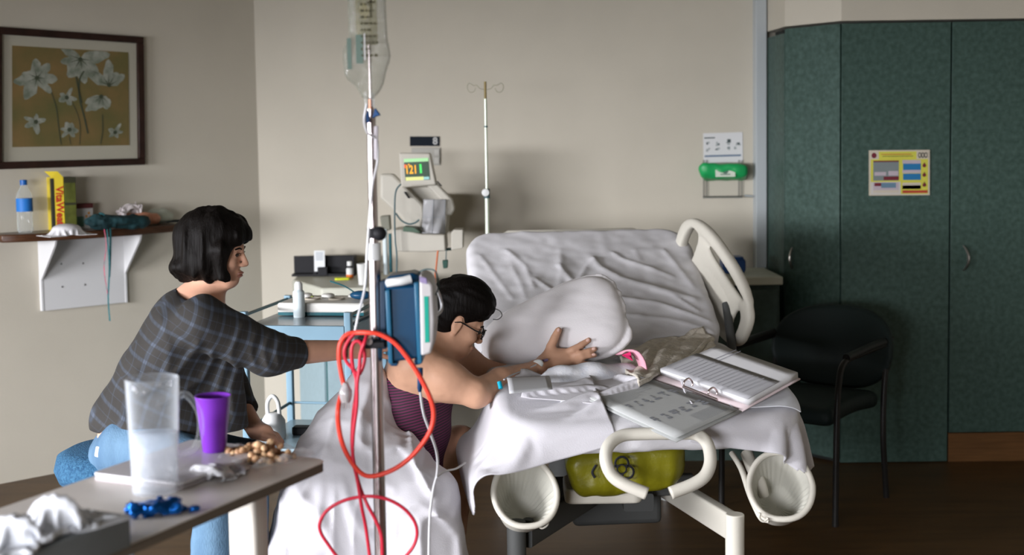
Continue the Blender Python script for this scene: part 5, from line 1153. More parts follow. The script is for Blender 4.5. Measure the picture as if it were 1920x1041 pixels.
# tissue box
kb = atz(245, 966, TPZ + .058); tbx = thing('tissue_box', 'grey rectangular tissue box with tissues pulled out on the near end of the table', 'box', kb - ta * .12 + tw * .06 - ZZ * .058)
bc = kb - ta * .125 + tw * .0625; 
M_tb = mat('tissue_box_grey', (.16, .175, .18), .5, bump=.03, var=.08)
MB().prism(rrect(.25, .125, .004), bc - ZZ * .056, ta, tw, (0, 0, .056)).build('carton', M_tb, tbx, world=True, bevel=.002)
MB().prism([(.085 * math.cos(k), .03 * math.sin(k)) for k in np.linspace(0, 2 * PI, 28)[:-1]], bc - ZZ * .002, ta, tw, (0, 0, .003)).build('slot', mat('slot_dark', (.05, .055, .05), .7, bump=.01), tbx, world=True)
tcx = bc - ta * .02
tz0 = bc.z; tcol = lambda P: np.minimum(P[:, 2] - tz0, np.minimum(ell(P, tcx + ta * .03 + ZZ * .01, (.045, .014, .05)), ell(P, tcx - ta * .06 + ZZ * .01, (.03, .012, .065))))
o = bunched('tissues', None, None, quad_c(tcx + ZZ * .02 - ta * .01, ta, tw, .25, .13), (60, 36), MATS['tissue_white'], 17, tcol, bunch=.45, lift=.03, amp=.045, steps=45, th=.001, pre=dome(.05))
Mi = Matrix(WM[tbx]).inverted(); o.parent = tbx; o.location = Mi @ Vector(o.location)

# ================================================================== drip stand with bag, pump and power cord
PX = at(705, 640, 3.0).x; PY = 3.0
M_chrome = mat('steel_pole', (.46, .40, .40), .26, 1, bump=.01)
iv = thing('drip_stand', 'tall steel drip stand in the foreground carrying the pump', 'drip stand', (PX, PY, 0))
zc = at(700, 470, 3.0).z
MB().cyl((0, 0, .09), (0, 0, zc), .0145, n=32).build('pole', M_chrome, iv)
MB().cyl((0, 0, zc), (0, 0, at(697, 205, 3.0).z), .0105, n=28).build('upper_pole', M_chrome, iv)
MB().cyl((0, 0, at(697, 205, 3).z), (0, 0, at(697, 186, 3).z), .0062, n=16).build('rod_tip', mat('copper_tone', (.25, .12, .08), .35, .8, bump=.01), iv)
MB().cyl((0, .0, at(697, 190, 3).z), (0, .0, 2.02), .0035, n=12).build('hook_rod', M_chrome, iv)
MB().tube(spline([(0, 0, 2.02), (-.03, -.03, 2.05), (-.05, -.045, 2.0), (-.03, -.045, 1.965), (-.012, -.045, 1.985)], 5), .0035, 8).build('hook', M_chrome, iv)
MB().cyl((0, 0, zc - .022), (0, 0, zc + .018), .0165, n=28).build('collar', MATS['white_plastic'], iv, label='white plastic collar')
zk = at(703, 437, 3).z
MB().cyl((0, 0, zk - .012), (0, 0, zk + .012), .0155).build('clamp', M_blk, iv)
MB().tube([(0, -.005, zk), (.012, -.014, zk)], .008, 10).ellip((.016, -.02, zk), (.017, .014, .017)).build('knob', M_blk, iv)
for k in range(5):
    a_ = 2 * PI * k / 5 + .3; MB().tube([(0, 0, .10), (.14 * math.cos(a_), .14 * math.sin(a_), .085), (.30 * math.cos(a_), .30 * math.sin(a_), .06)], .014, 10).build('base_leg', M_chrome, iv)
    MB().cyl((.30 * math.cos(a_) - .01, .30 * math.sin(a_), .028), (.30 * math.cos(a_) + .01, .30 * math.sin(a_), .028), .028).build('caster', M_blk, iv)
# drip bag
ib = thing('drip_bag', 'clear fluid drip bag with dark print hanging from the top of the steel stand', 'drip bag', at(690, 190, 2.95))
bz0, bz1 = at(690, 186, 2.95).z, 1.955; bx0 = at(687, 100, 2.95).x
def bagf(P):
    x = P[:, 0] - bx0; y = P[:, 1] - 2.945; z = (P[:, 2] - bz0) / (bz1 - bz0)
    w_ = .046 - .034 * np.clip(1 - z / .22, 0, 1) ** 1.6 - .01 * np.clip((z - .9) / .1, 0, 1); t_ = .020 - .010 * np.clip(1 - z / .2, 0, 1) - .012 * np.clip((z - .8) / .2, 0, 1)
    x = x - .012 * np.clip(1 - z / .35, 0, 1) * np.clip(z / .15, 0, 1); e = (np.sqrt((x / w_) ** 2 + (y / t_) ** 2) - 1) * .018
    return np.maximum(e, np.maximum(bz0 - P[:, 2], P[:, 2] - bz1)) + .0045 * vnoise(np.stack([P[:, 0], P[:, 1], P[:, 2] * .6], -1), 32, 5)
sdf_obj('bag', bagf, (bx0 - .07, 2.90, bz0 - .01), (bx0 + .07, 2.99, bz1 + .01), .0045, glassy('drip_film', (.26, .27, .22), .25, .90, .10, bump=1.0, bscale=26, power=1.3), ib)
M_ink = mat('bag_ink', (.05, .045, .02), .6, bump=.02); mb = MB(); rr = random.Random(4)
yy_ = 2.918
mb.box((bx0 + .014, yy_, at(0, 0, 2.92).z - .0), (.001, .001, .001))
for r_ in range(9):
    z_ = at(690, 8 + 12 * r_, 2.92).z; x_ = bx0 - .008
    for k in range(rr.randint(2, 5)):
        w_ = rr.uniform(.003, .010); mb.box((x_ + w_ / 2, yy_, z_), (w_, .0008, rr.uniform(.003, .006))); x_ += w_ + .003
mb.box((bx0 + .016, yy_, at(690, 12, 2.92).z), (.004, .0008, .05)); mb.box((bx0 + .016, yy_, at(690, 4, 2.92).z), (.02, .0008, .004))
mb.build('print', M_ink, ib, world=True, smooth=False)
MB().box((bx0 + .0, 2.9665, at(690, 30, 2.96).z), (.05, .001, .13)).build('yellow_label', mat('bag_label_olive', (.36, .31, .13), .6, alpha=.55, bump=.02), ib, world=True, smooth=False)
MB().box((bx0 - .012, 2.9185, at(690, 92, 2.92).z), (.016, .0008, .065)).box((bx0 - .036, 2.925, at(690, 100, 2.92).z), (.010, .0008, .07)).build('green_label', mat('bag_label_green', (.13, .19, .16), .6, alpha=.8, bump=.02), ib, world=True, smooth=False)
MB().box((bx0 + .0, 2.9165, at(690, 88, 2.92).z), (.0025, .0008, .06)).build('scale_line', M_page, ib, world=True, smooth=False)
for dx in (-.008, .008): MB().cyl((bx0 + dx + .004, 2.945, bz0 + .015), (bx0 + dx + .006, 2.945, bz0 - .018), .0035, n=12).build('port', M_clear, ib, world=True)
MB().tube([(bx0 - .02, 2.945, bz1 - .005), (bx0 - .008, 2.95, 1.99), (bx0 + .02, 2.945, bz1 - .005)], .003, 8).build('hanger', M_clear, ib, world=True)
bc_ = thing('tube_clamp', 'small blue roller clamps on the drip line at the pole top', 'clamp', at(696, 225, 2.97))
M_bcl = mat('clamp_blue', (.01, .07, .22), .4, bump=.02)
hexa(MB(), [(680, 230), (690, 206), (693, 230)], 2.955, 2.975).build('wing', M_bcl, bc_, world=True, bevel=.002)
hexa(MB(), [(698, 222), (703, 202), (713, 216), (703, 219)], 2.955, 2.975).build('wing', M_bcl, bc_, world=True, bevel=.002)
M_line = mat('drip_line', (.72, .72, .74), .3, trans=.3, bump=.01)
cable('drip_line', 'clear drip line running down beside the steel pole to the pump', [(688, 195), (683, 225), (690, 250), (706, 262), (708, 300), (702, 330), (698, 350), (692, 420), (688, 480), (684, 540), (672, 590), (662, 640)], [2.945, 2.95, 2.96, 2.975, 2.975, 2.975, 2.975, 2.975, 2.975, 2.97, 2.96, 2.955], .003, M_line, 'tube')
o = hexa(MB(), [(701, 236), (709, 236), (708, 300), (701, 300)], 2.972, 2.982).build('drip_chamber', mat('pale_film_white', (.66, .62, .66), .3, alpha=.7, bump=.05), bevel=.003); tag(o, 'pale drip chamber strapped to the upper pole', 'drip chamber')
# pump
pu = thing('infusion_pump', 'blue infusion pump with a grey front and green strip clamped to the steel stand', 'pump', at(765, 690, 3.0))
M_pb = mat('pump_blue', (.003, .038, .090), .3, bump=.02); M_pl = mat('pump_light_blue', (.012, .095, .175), .3, bump=.02); M_pg = mat('pump_grey', (.46, .44, .44), .4, bump=.02)
hexa(MB(), [(730, 540), (781, 534), (786, 672), (734, 680)], 2.945, 3.05).build('body', M_pb, pu, world=True, bevel=.006)
hexa(MB(), [(722, 545), (731, 543), (737, 684), (728, 682)], 2.935, 3.06).build('side_rib', M_pl, pu, world=True, bevel=.003)
hexa(MB(), [(776, 530), (785, 529), (792, 682), (783, 684)], 2.930, 3.06).build('side_rib', M_pl, pu, world=True, bevel=.003)
hexa(MB(), [(720, 528), (727, 519), (773, 512), (785, 516), (787, 536), (722, 545)], 2.96, 3.05).build('top_cover', M_pb, pu, world=True, bevel=.006)
hexa(MB(), [(786, 515), (801, 521), (811, 535), (815, 600), (813, 640), (808, 664), (789, 668)], 2.925, 3.065).build('front_panel', M_pg, pu, world=True, bevel=.006)
hexa(MB(), [(795, 556), (803, 556), (805, 642), (797, 643)], 2.9225, 2.93).build('door_strip', mat('strip_green', (.0, .28, .20), .4, bump=.01), pu, world=True, smooth=False)
hexa(MB(), [(730, 682), (746, 679), (745, 687), (733, 687)], 2.95, 3.04).build('foot', M_pb, pu, world=True, bevel=.002)
hexa(MB(), [(776, 676), (789, 674), (788, 684), (778, 685)], 2.95, 3.04).build('foot', M_pb, pu, world=True, bevel=.002)
MB().tube(spline([at(726, 531, 2.935), at(740, 529, 2.93), at(755, 527, 2.93), at(770, 523, 2.935)], 4), .010, 12).build('carry_handle', MATS['white_plastic'], pu, world=True)
hexa(MB(), [(786, 519), (799, 522), (801, 533), (788, 530)], 2.92, 2.93).build('badge', colmat('lilac_badge', (.25, .2, .35)), pu, world=True, smooth=False)
hexa(MB(), [(712, 528), (722, 526), (724, 655), (714, 655)], 2.985, 3.04).build('pole_mount', mat('mount_navy', (.01, .03, .06), .4, bump=.02), pu, world=True, bevel=.002)
ck_ = thing('cord_hook', 'black clamp bracket on the stand holding the coiled orange cord', 'clamp', at(690, 655, 2.98))
hexa(MB(), [(670, 632), (685, 634), (688, 643), (720, 641), (722, 653), (680, 655), (673, 646)], 2.955, 2.985).build('bracket', M_blk, ck_, world=True, bevel=.002)
hexa(MB(), [(645, 632), (656, 636), (657, 647), (652, 655), (646, 650)], 2.95, 2.97).build('jaw', M_blk, ck_, world=True, bevel=.002)
MB().tube([at(651, 650, 2.955), at(651, 668, 2.955)], .002, 6).ellip(at(648, 668, 2.955), (.006, .005, .006)).build('ball', M_blk, ck_, world=True)
MB().cyl(at(692, 641, 2.95), at(692, 641, 2.99), .008).build('screw', M_chrome, ck_, world=True)
# orange cord
cd_ = thing('power_cord', 'coiled orange red power cord hanging from the drip stand with a clear plug', 'cord', at(690, 1030, 2.95))
M_cord = mat('cord_lit_orange', (.68, .052, .030), .35, bump=.01)  # red cord where window light falls, brightness put into the colour
M_crim = mat('cord_shaded_crimson', (.50, .022, .045), .35, bump=.01)  # same red cord less lit, its shade put into the colour
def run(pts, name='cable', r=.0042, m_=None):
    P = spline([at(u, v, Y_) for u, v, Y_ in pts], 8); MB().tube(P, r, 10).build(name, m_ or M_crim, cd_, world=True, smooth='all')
f1, f2, f3 = 2.945, 2.93, 2.96
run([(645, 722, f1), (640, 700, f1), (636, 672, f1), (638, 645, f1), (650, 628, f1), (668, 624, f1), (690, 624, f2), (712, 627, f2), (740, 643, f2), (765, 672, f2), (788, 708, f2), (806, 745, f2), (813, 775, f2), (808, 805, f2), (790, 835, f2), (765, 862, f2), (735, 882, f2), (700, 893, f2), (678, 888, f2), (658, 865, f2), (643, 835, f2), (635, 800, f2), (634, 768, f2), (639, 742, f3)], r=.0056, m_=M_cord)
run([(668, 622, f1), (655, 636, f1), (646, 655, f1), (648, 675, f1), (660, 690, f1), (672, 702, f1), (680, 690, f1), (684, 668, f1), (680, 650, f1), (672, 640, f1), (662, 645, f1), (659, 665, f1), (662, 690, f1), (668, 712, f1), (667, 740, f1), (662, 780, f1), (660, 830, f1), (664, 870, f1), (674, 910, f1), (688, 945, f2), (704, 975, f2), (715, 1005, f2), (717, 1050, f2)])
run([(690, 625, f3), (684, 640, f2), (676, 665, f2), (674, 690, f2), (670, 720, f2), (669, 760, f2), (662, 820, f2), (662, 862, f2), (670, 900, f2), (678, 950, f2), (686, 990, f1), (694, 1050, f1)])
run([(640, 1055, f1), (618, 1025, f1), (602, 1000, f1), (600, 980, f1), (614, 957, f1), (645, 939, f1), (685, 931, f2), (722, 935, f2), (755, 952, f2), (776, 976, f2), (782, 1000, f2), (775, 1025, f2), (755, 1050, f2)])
pq = at(648, 738, 2.94)
MB().lathe([(.001, -.022), (.011, -.02), (.015, -.006), (.015, .006), (.009, .018), (.006, .026)], pq, 20).build('plug', mat('plug_clear', (.7, .66, .66), .15, trans=.6, bump=.02), cd_, world=True)
for dx in (-.007, .0, .007): MB().box(pq + Vector((dx, 0, -.028)), (.002, .005, .014)).build('pin', M_chrome, cd_, world=True)
# patient line with blue connector
pl = thing('infusion_line', 'thin clear infusion line with a dark blue connector hanging over the striped top', 'tube', at(820, 885, 3.3))
fl_ = lambda pts, Y_=3.3: spline([at(u, v, y_) for u, v, y_ in pts], 8)
MB().tube(fl_([(787, 690, 3.2), (787, 705, 3.2)]), .008, 10).build('connector', mat('connector_blue', (.006, .04, .12), .35, bump=.01), pl, world=True)
MB().tube(fl_([(787, 700, 3.2), (787, 735, 3.2)]), [.0065, .0066] + [.0062] * 5 + [.005, .004], 10).build('connector', MATS['connector_blue'], pl, world=True)
MB().tube(fl_([(788, 735, 3.2), (794, 775, 3.2), (808, 815, 3.22), (819, 850, 3.25), (820, 885, 3.28), (812, 920, 3.3), (806, 970, 3.3), (804, 1045, 3.3)]), .0035, 8).build('line', M_line, pl, world=True)
MB().tube(fl_([(818, 895, 3.28), (835, 884, 3.35), (855, 879, 3.45), (872, 868, 3.55)]), .003, 8).build('line', M_line, pl, world=True)
cable('pump_tube', 'pale tube curving from the pump top past the dark hair', [(800, 518), (815, 535), (826, 560), (828, 580), (818, 592), (808, 600)], [3.0, 3.1, 3.2, 3.2, 3.15, 3.1], .004, M_line, 'tube')
# ================================================================== people
M_skin = mat('skin', (.56, .31, .21), .5, var=.06, vscale=18, bump=.04, bscale=150, sheen=.05)
M_skin2 = mat('skin_warm', (.56, .32, .21), .48, var=.06, vscale=18, bump=.04, bscale=150)
M_hair = mat('black_hair', (.004, .003, .0025), .55, bump=.3, bscale=160, stretch=(1, 1, .12)); M_hair.node_tree.nodes['Principled BSDF'].inputs['Specular IOR Level'].default_value = .09
A_ = lambda u, v, Y_: np.array(at(u, v, Y_))
def frame_m(yaw, pitch, roll=0):
    """head frame: x forward, y left, z up"""
    return np.array(Matrix.Rotation(yaw, 3, 'Z') @ Matrix.Rotation(pitch, 3, 'Y') @ Matrix.Rotation(roll, 3, 'X'))
def head_sdf(P, c, R, s=1.0):
    q = (P - c) @ R / s; qm = np.stack([q[:, 0], np.abs(q[:, 1]), q[:, 2]], -1)
    d = ell(q, (-.012, 0, .040), (.098, .076, .088))
    d = smin(d, ell(q, (.030, 0, -.030), (.056, .060, .085)), .03)
    d = smin(d, ell(q, (.055, 0, -.088), (.032, .034, .028)), .03)
    d = smin(d, cap(qm, (-.005, .055, -.055), (.055, .020, -.095), .016, .016), .02)
    d = smin(d, ell(qm, (.060, .040, -.028), (.024, .022, .022)), .02)
    d = smin(d, cap(qm, (.083, 0, .022), (.076, .038, .018), .010, .008), .012)
    d = smax(d, -ell(qm, (.096, .032, .001), (.020, .017, .012)), .010)
    d = smin(d, ell(qm, (.074, .031, .000), (.0125, .0125, .0115)), .002)
    d = smin(d, cap(q, (.088, 0, .010), (.106, 0, -.028), .007, .0105), .008)
    d = smin(d, ell(qm, (.096, .011, -.034), (.011, .008, .007)), .006)
    d = smin(d, ell(q, (.088, 0, -.060), (.012, .022, .006)), .005)
    d = smin(d, ell(q, (.086, 0, -.071), (.012, .019, .006)), .005)
    d = smax(d, -ell(q, (.100, 0, -.0652), (.010, .022, .0016)), .002)
    e = ell(qm, (-.008, .078, -.004), (.019, .008, .031)); e = smax(e, -ell(qm, (-.004, .087, .000), (.010, .006, .018)), .004); e = smin(e, ell(qm, (-.004, .078, -.030), (.009, .006, .010)), .004)
    d = smin(d, e, .006)
    return d * s
def finger(P, pts, r0, r1): 
    n = len(pts); return chain(P, pts, [r0 + (r1 - r0) * i / (n - 1) for i in range(n)], .003)
def nail(parent, p, dirv, up, m_):
    dirv = Vector(dirv).normalized(); up = Vector(up).normalized(); s_ = dirv.cross(up); R = Matrix((dirv, s_, up)).transposed(); MB().ellip(p, (.007, .005, .0018), 10, R).build('nail', m_, parent, world=True)
M_nail = mat('nail', (.62, .40, .33), .25, bump=.01)

# ---------------------------------------------------------------- seated woman rubbing the back
p1 = thing('person', 'dark haired person in a plaid shirt and jeans sitting on a stool, reaching out', 'person', at(240, 850, 3.8))
HC1 = A_(404, 471, 3.80); HR1 = frame_m(math.radians(-4), math.radians(8)); HS1 = .90
sh_n, sh_f = A_(378, 606, 3.63), A_(388, 600, 3.98)
el_n, wr_n = A_(505, 664, 3.71), A_(668, 655, 3.95)
el_f, wr_f = A_(430, 735, 4.02), A_(480, 806, 3.88)
hip_n, hip_f = A_(248, 838, 3.70), A_(252, 835, 3.90); kn_n, kn_f = A_(412, 888, 3.52), A_(462, 868, 3.88)
an_n, an_f = np.array([kn_n[0] - .05, kn_n[1] + .02, .09]), np.array([kn_f[0] - .02, kn_f[1] + .03, .09])
hd_n = [A_(690, 652, 3.99), A_(712, 652, 4.03)]
def body1(P):
    d = head_sdf(P, HC1, HR1, HS1)
    d = smin(d, cap(P, A_(384, 562, 3.80), A_(398, 505, 3.80), .056, .050), .02)
    d = smin(d, chain(P, [sh_n + [0, .05, .0], A_(372, 566, 3.80), sh_f - [0, .05, 0]], [.050, .055, .050], .03), .03)
    d = smin(d, ell(P, A_(352, 628, 3.80), (.105, .150, .13)), .05)
    d = smin(d, ell(P, A_(305, 730, 3.80), (.11, .135, .14)), .05)
    d = smin(d, ell(P, A_(262, 822, 3.80), (.12, .155, .11)), .05)
    d = smin(d, chain(P, [sh_n, el_n, wr_n], [.052, .042, .028], .02), .02)
    d = smin(d, chain(P, [sh_f, el_f, wr_f], [.052, .042, .027], .02), .02)
    for h, k, a in ((hip_n, kn_n, an_n), (hip_f, kn_f, an_f)):
        d = smin(d, chain(P, [h, k, k * .5 + a * .5 + [-.01, .0, 0], a, a + [.12, -.03, -.04]], [.082, .056, .052, .036, .030], .02), .03)
    w_ = wr_n; v1 = A_(700, 653, 4.005) - w_
    d = smin(d, cap(P, w_, w_ + v1 * .9, .027, .029), .012); kb_ = w_ + v1
    for i, (du, dv, dy) in enumerate(((36, -26, .03), (44, -12, .035), (44, 2, .03), (36, 14, .015))):
        s_ = kb_ + np.array([0, .006, .022 - .015 * i]); e_ = s_ + np.array([du, 0, 0]) * .0016 + np.array([0, dy, -dv * .0010]); m_ = (s_ + e_) / 2 + np.array([0, -.006, .003]); d = smin(d, finger(P, [s_, m_, e_], .0095, .0075), .006)
    d = smin(d, finger(P, [w_ + v1 * .3 + [0, 0, .018], w_ + v1 * .8 + [.0, -.01, .045], w_ + v1 * 1.3 + [0, 0, .058]], .012, .008), .008)
    w_ = wr_f; q_ = A_(497, 812, 3.84)
    d = smin(d, cap(P, w_, q_, .027, .026), .01)
    for i in range(4): s_ = q_ + [0, -.027 + .018 * i, 0]; d = smin(d, finger(P, [s_, s_ + [.03, 0, -.012], s_ + [.048, 0, -.036]], .0095, .0075), .006)
    d = smin(d, finger(P, [w_ + [.01, -.02, 0], w_ + [.03, -.045, -.01], w_ + [.055, -.05, -.02]], .011, .008), .008)
    return d
bd1 = sdf_obj('body', body1, (-1.40, 3.25, 0.0), (-.30, 4.30, 1.45), .0048, M_skin, p1)
def hair1(P):
    d = ell(P, A_(397, 445, 3.80), (.116, .092, .092))
    d = smin(d, ell(P, A_(384, 490, 3.80), (.082, .094, .070)), .04)
    d = smin(d, ell(P, A_(352, 500, 3.80), (.050, .074, .026)), .03)
    d = smin(d, cap(P, A_(412, 470, 3.72), A_(418, 520, 3.725), .028, .016), .02)
    d = smin(d, ell(P, A_(438, 438, 3.80), (.050, .068, .038)), .02)
    zc_ = A_(400, 527, 3.8)[2]; d = smax(d, (zc_ - P[:, 2]) - .018 * vnoise(P * [1, 1, .2], 48, 4), .008)
    d = smax(d, -ell(P, A_(474, 496, 3.80), (.076, .13, .070)), .008)
    d = smax(d, -ell(P, A_(392, 545, 3.80), (.06, .058, .06)), .01)
    return d - .0055 * vnoise(P * [1, 1, .12], 70, 2) - .004 * vnoise(P * [1, 1, .2], 30, 7) - .008 * np.clip((A_(0, 480, 3.8)[2] - P[:, 2]) / .05, 0, 1) * vnoise(P * [1, 1, .25], 45, 11)
sdf_obj('hair', hair1, HC1 - [.20, .16, .15], HC1 + [.20, .16, .17], .0042, M_hair, p1, it=1, label='chin length black bob with a fringe')
def hl(x, y, z): return Vector(HC1 + HR1 @ (np.array([x, y, z]) * HS1))
for sg in (-1, 1):
    MB().ellip(hl(.0775, sg * .031, .0), (.010, .0100, .0070), 14).build('eye', mat('eye_dark', (.03, .018, .012), .15, bump=.01), p1, world=True)
    MB().tube([hl(.090, sg * .016, .020), hl(.088, sg * .032, .024), hl(.078, sg * .046, .019)], .0025, 6).build('eyebrow', M_hair, p1, world=True)
    MB().tube([hl(.089, sg * .022, .006), hl(.090, sg * .031, .0075), hl(.084, sg * .042, .003)], .0014, 5).build('eyelid', mat('lash', (.02, .01, .008), .6, bump=.01), p1, world=True)
M_lip = mat('lips', (.34, .14, .10), .4, bump=.02)
MB().ellip(hl(.0895, 0, -.061), (.0115, .020, .0048), 14).ellip(hl(.0878, 0, -.0705), (.0115, .018, .0052), 14).build('lips', M_lip, p1, world=True)
# plaid shirt
def plaid():
    M = bpy.data.materials.new('plaid_cotton'); M.use_nodes = True; nt = M.node_tree; b = nt.nodes['Principled BSDF']; b.inputs['Roughness'].default_value = .85
    tc = nt.nodes.new('ShaderNodeTexCoord'); mp = nt.nodes.new('ShaderNodeMapping'); mp.inputs['Rotation'].default_value = (0, math.radians(-24), math.radians(8)); nt.links.new(tc.outputs['Object'], mp.inputs[0])
    sx = nt.nodes.new('ShaderNodeSeparateXYZ'); nt.links.new(mp.outputs[0], sx.inputs[0])
    def mth(op, a, bq=None, c=None):
        n = nt.nodes.new('ShaderNodeMath'); n.operation = op
        for i, x in enumerate((a, bq, c)):
            if x is None: continue
            if isinstance(x, (int, float)): n.inputs[i].default_value = x
            else: nt.links.new(x, n.inputs[i])
        return n.outputs[0]
    def band(co, per, w_, ph=0):
        f = mth('FRACT', mth('ADD', mth('MULTIPLY', co, 1 / per), ph + 20)); return mth('SMOOTH_MIN', mth('MULTIPLY', mth('MAXIMUM', mth('SUBTRACT', w_ / 2, mth('ABSOLUTE', mth('SUBTRACT', f, .5))), 0), 40 / max(.2, 10 * w_)), 1, .1)
    xy = mth('ADD', sx.outputs[0], mth('MULTIPLY', sx.outputs[1], .8))
    v1 = mth('MAXIMUM', band(xy, .052, .26), mth('MULTIPLY', band(xy, .052, .05, .5), .7)); v2 = mth('MAXIMUM', band(sx.outputs[2], .058, .24), mth('MULTIPLY', band(sx.outputs[2], .058, .05, .5), .7))
    fine = mth('ADD', .75, mth('MULTIPLY', .25, band(xy, .0065, .6))); t = mth('MULTIPLY', mth('MULTIPLY', mth('ADD', v1, v2), .5), fine)
    r = nt.nodes.new('ShaderNodeValToRGB'); nt.links.new(t, r.inputs[0]); r.color_ramp.elements[0].color = (.012, .010, .008, 1); r.color_ramp.elements[1].color = (.048, .060, .085, 1)
    e = r.color_ramp.elements.new(.45); e.color = (.022, .027, .036, 1)
    nt.links.new(r.outputs[0], b.inputs['Base Color'])
    n = nt.nodes.new('ShaderNodeTexNoise'); n.inputs['Scale'].default_value = 220; bp = nt.nodes.new('ShaderNodeBump'); bp.inputs['Strength'].default_value = .15; nt.links.new(n.outputs[0], bp.inputs['Height']); nt.links.new(bp.outputs[0], b.inputs['Normal']); return M
def lines_px(L, Y_): return [([( A_(u, v, Y_)[0], A_(u, v, Y_)[2]) for u, v in p], a, w_) for p, a, w_ in L]
def wl(P, L, yf):
    h = 0; m_ = np.clip((yf - P[:, 1]) / .05, 0, 1)
    for pts, a, w_ in L: h = h + a * np.exp(-(seg_d(P[:, 0], P[:, 2], pts) / w_) ** 2)
    return h * m_
SL1 = lines_px([([(380, 640), (330, 700), (260, 745)], .008, .010), ([(400, 660), (370, 720), (300, 760)], .009, .010), ([(440, 680), (420, 740), (425, 800)], .010, .012), ([(410, 690), (390, 760), (380, 820)], .008, .010), ([(455, 610), (440, 650), (430, 680)], .006, .008), ([(250, 700), (230, 740), (225, 790)], .006, .010),
                ([(300, 600), (320, 650), (310, 700)], .005, .012), ([(500, 632), (492, 665), (500, 690)], .006, .007), ([(520, 638), (515, 665), (520, 690)], .005, .006), ([(478, 625), (470, 660), (476, 690)], .006, .007), ([(540, 642), (538, 690)], .004, .006)], 3.62)
nA = (el_n - sh_n); nA = nA / np.linalg.norm(nA); cuff = A_(563, 664, 3.795); cdir = wr_n - el_n; cdir = cdir / np.linalg.norm(cdir)
cf_f = el_f * .45 + wr_f * .55; cdf = (wr_f - el_f) / np.linalg.norm(wr_f - el_f)
def shirt(P):
    d = ell(P, A_(355, 622, 3.80), (.122, .185, .135))
    d = smin(d, ell(P, A_(318, 700, 3.80), (.135, .165, .16)), .05)
    d = smin(d, ell(P, A_(315, 785, 3.80), (.185, .185, .12)), .06)
    d = smin(d, cap(P, A_(272, 715, 3.80), A_(222, 790, 3.80), .085, .085), .05)
    d = smin(d, cap(P, A_(405, 660, 3.78), A_(425, 810, 3.78), .070, .068), .05)
    sl = chain(P, [sh_n + [0, .01, .0], el_n, cuff + cdir * .02], [.080, .060, .045], .03); sl = smax(sl, (P - cuff) @ cdir, .006); sl = smax(sl, -(chain(P, [el_n, wr_n], [.044, .036])), .004) if False else sl
    d = smin(d, sl, .035)
    sf_ = chain(P, [sh_f, el_f, cf_f + cdf * .02], [.078, .060, .048], .03); sf_ = smax(sf_, (P - cf_f) @ cdf, .006); d = smin(d, sf_, .035)
    d = d - wl(P, SL1, 3.80) - .004 * vnoise(P * [1, 1, .6], 16, 3) - .0015 * vnoise(P, 40, 8)
    d = smax(d, -ell(P, A_(388, 538, 3.79), (.082, .125, .052)), .006)
    zh = A_(0, 812, 3.8)[2]; d = smax(d, (zh - P[:, 2]) + .01 * np.sin(P[:, 0] * 14), .008)
    return d
sdf_obj('shirt', shirt, (-1.36, 3.42, .60), (-.52, 4.25, 1.26), .0055, plaid(), p1, label='dark blue and black plaid shirt with rolled sleeves')
def jeans(P):
    d = ell(P, A_(262, 842, 3.80), (.142, .175, .092))
    for h, k, a in ((hip_n, kn_n, an_n), (hip_f, kn_f, an_f)):
        d = smin(d, chain(P, [h, k, k * .5 + a * .5, a + [0, 0, .03]], [.094, .068, .062, .056], .02), .03)
    d = d - .004 * vnoise(P * [1, 1, .5], 22, 4) - .003 * (1 - np.abs(vnoise(P * [.5, .5, 1], 30, 9))) ; d = smax(d, P[:, 2] - A_(0, 770, 3.8)[2], .01); d = smax(d, .07 - P[:, 2], .01); return d
sdf_obj('jeans', jeans, (-1.40, 3.25, .02), (-.55, 4.15, .85), .006, mat('denim', (.055, .11, .18), .8, col2=(.09, .165, .245), vscale=14, bump=.3, bscale=240, stretch=(1, 1, .4)), p1, label='mid blue denim jeans')
for a, k in ((an_n, 0), (an_f, 1)):
    c_ = a + [.05, -.02, -.04]; sdf_obj('shoe', lambda P: smax(smin(ell(P, c_, (.13, .045, .045)), ell(P, c_ + [-.06, 0, .03], (.055, .045, .05)), .02), .002 - P[:, 2], .004), c_ - [.16, .08, .10], c_ + [.16, .08, .12], .008, M_blk, p1)
pk = atpl(196, 838, at(196, 838, 3.60), (0, -1, 0)); 
o = MB().prism(rrect(.045, .03, .004), at(193, 850, 3.64), (1, 0, -.25), (.2, 0, 1), (0, .004, 0)).build('pocket_cloth', MATS['white_card'], p1, world=True, bevel=.001)
# stool
sx_ = at(226, 842, 3.86); st = thing('round_stool', 'round stool with a thick dark blue woven seat under the plaid shirted person', 'stool', (sx_.x, 3.86, 0))
M_sf = mat('woven_blue', (.010, .045, .10), .9, col2=(.035, .11, .19), vscale=120, bump=.5, bscale=200)
MB().lathe([(.001, .548), (.15, .548), (.182, .565), (.195, .60), (.185, .64), (.15, .658), (.001, .662)], (0, 0, 0), 48).build('seat', M_sf, st, smooth='all')
MB().cyl((0, 0, .10), (0, 0, .55), .03).build('column', M_grey, st)
for k in range(5):
    a_ = 2 * PI * k / 5; MB().tube([(0, 0, .11), (.25 * math.cos(a_), .25 * math.sin(a_), .065)], .015, 8).build('base_leg', M_grey, st); MB().cyl((.25 * math.cos(a_) - .01, .25 * math.sin(a_), .028), (.25 * math.cos(a_) + .01, .25 * math.sin(a_), .028), .028).build('caster', M_blk, st)

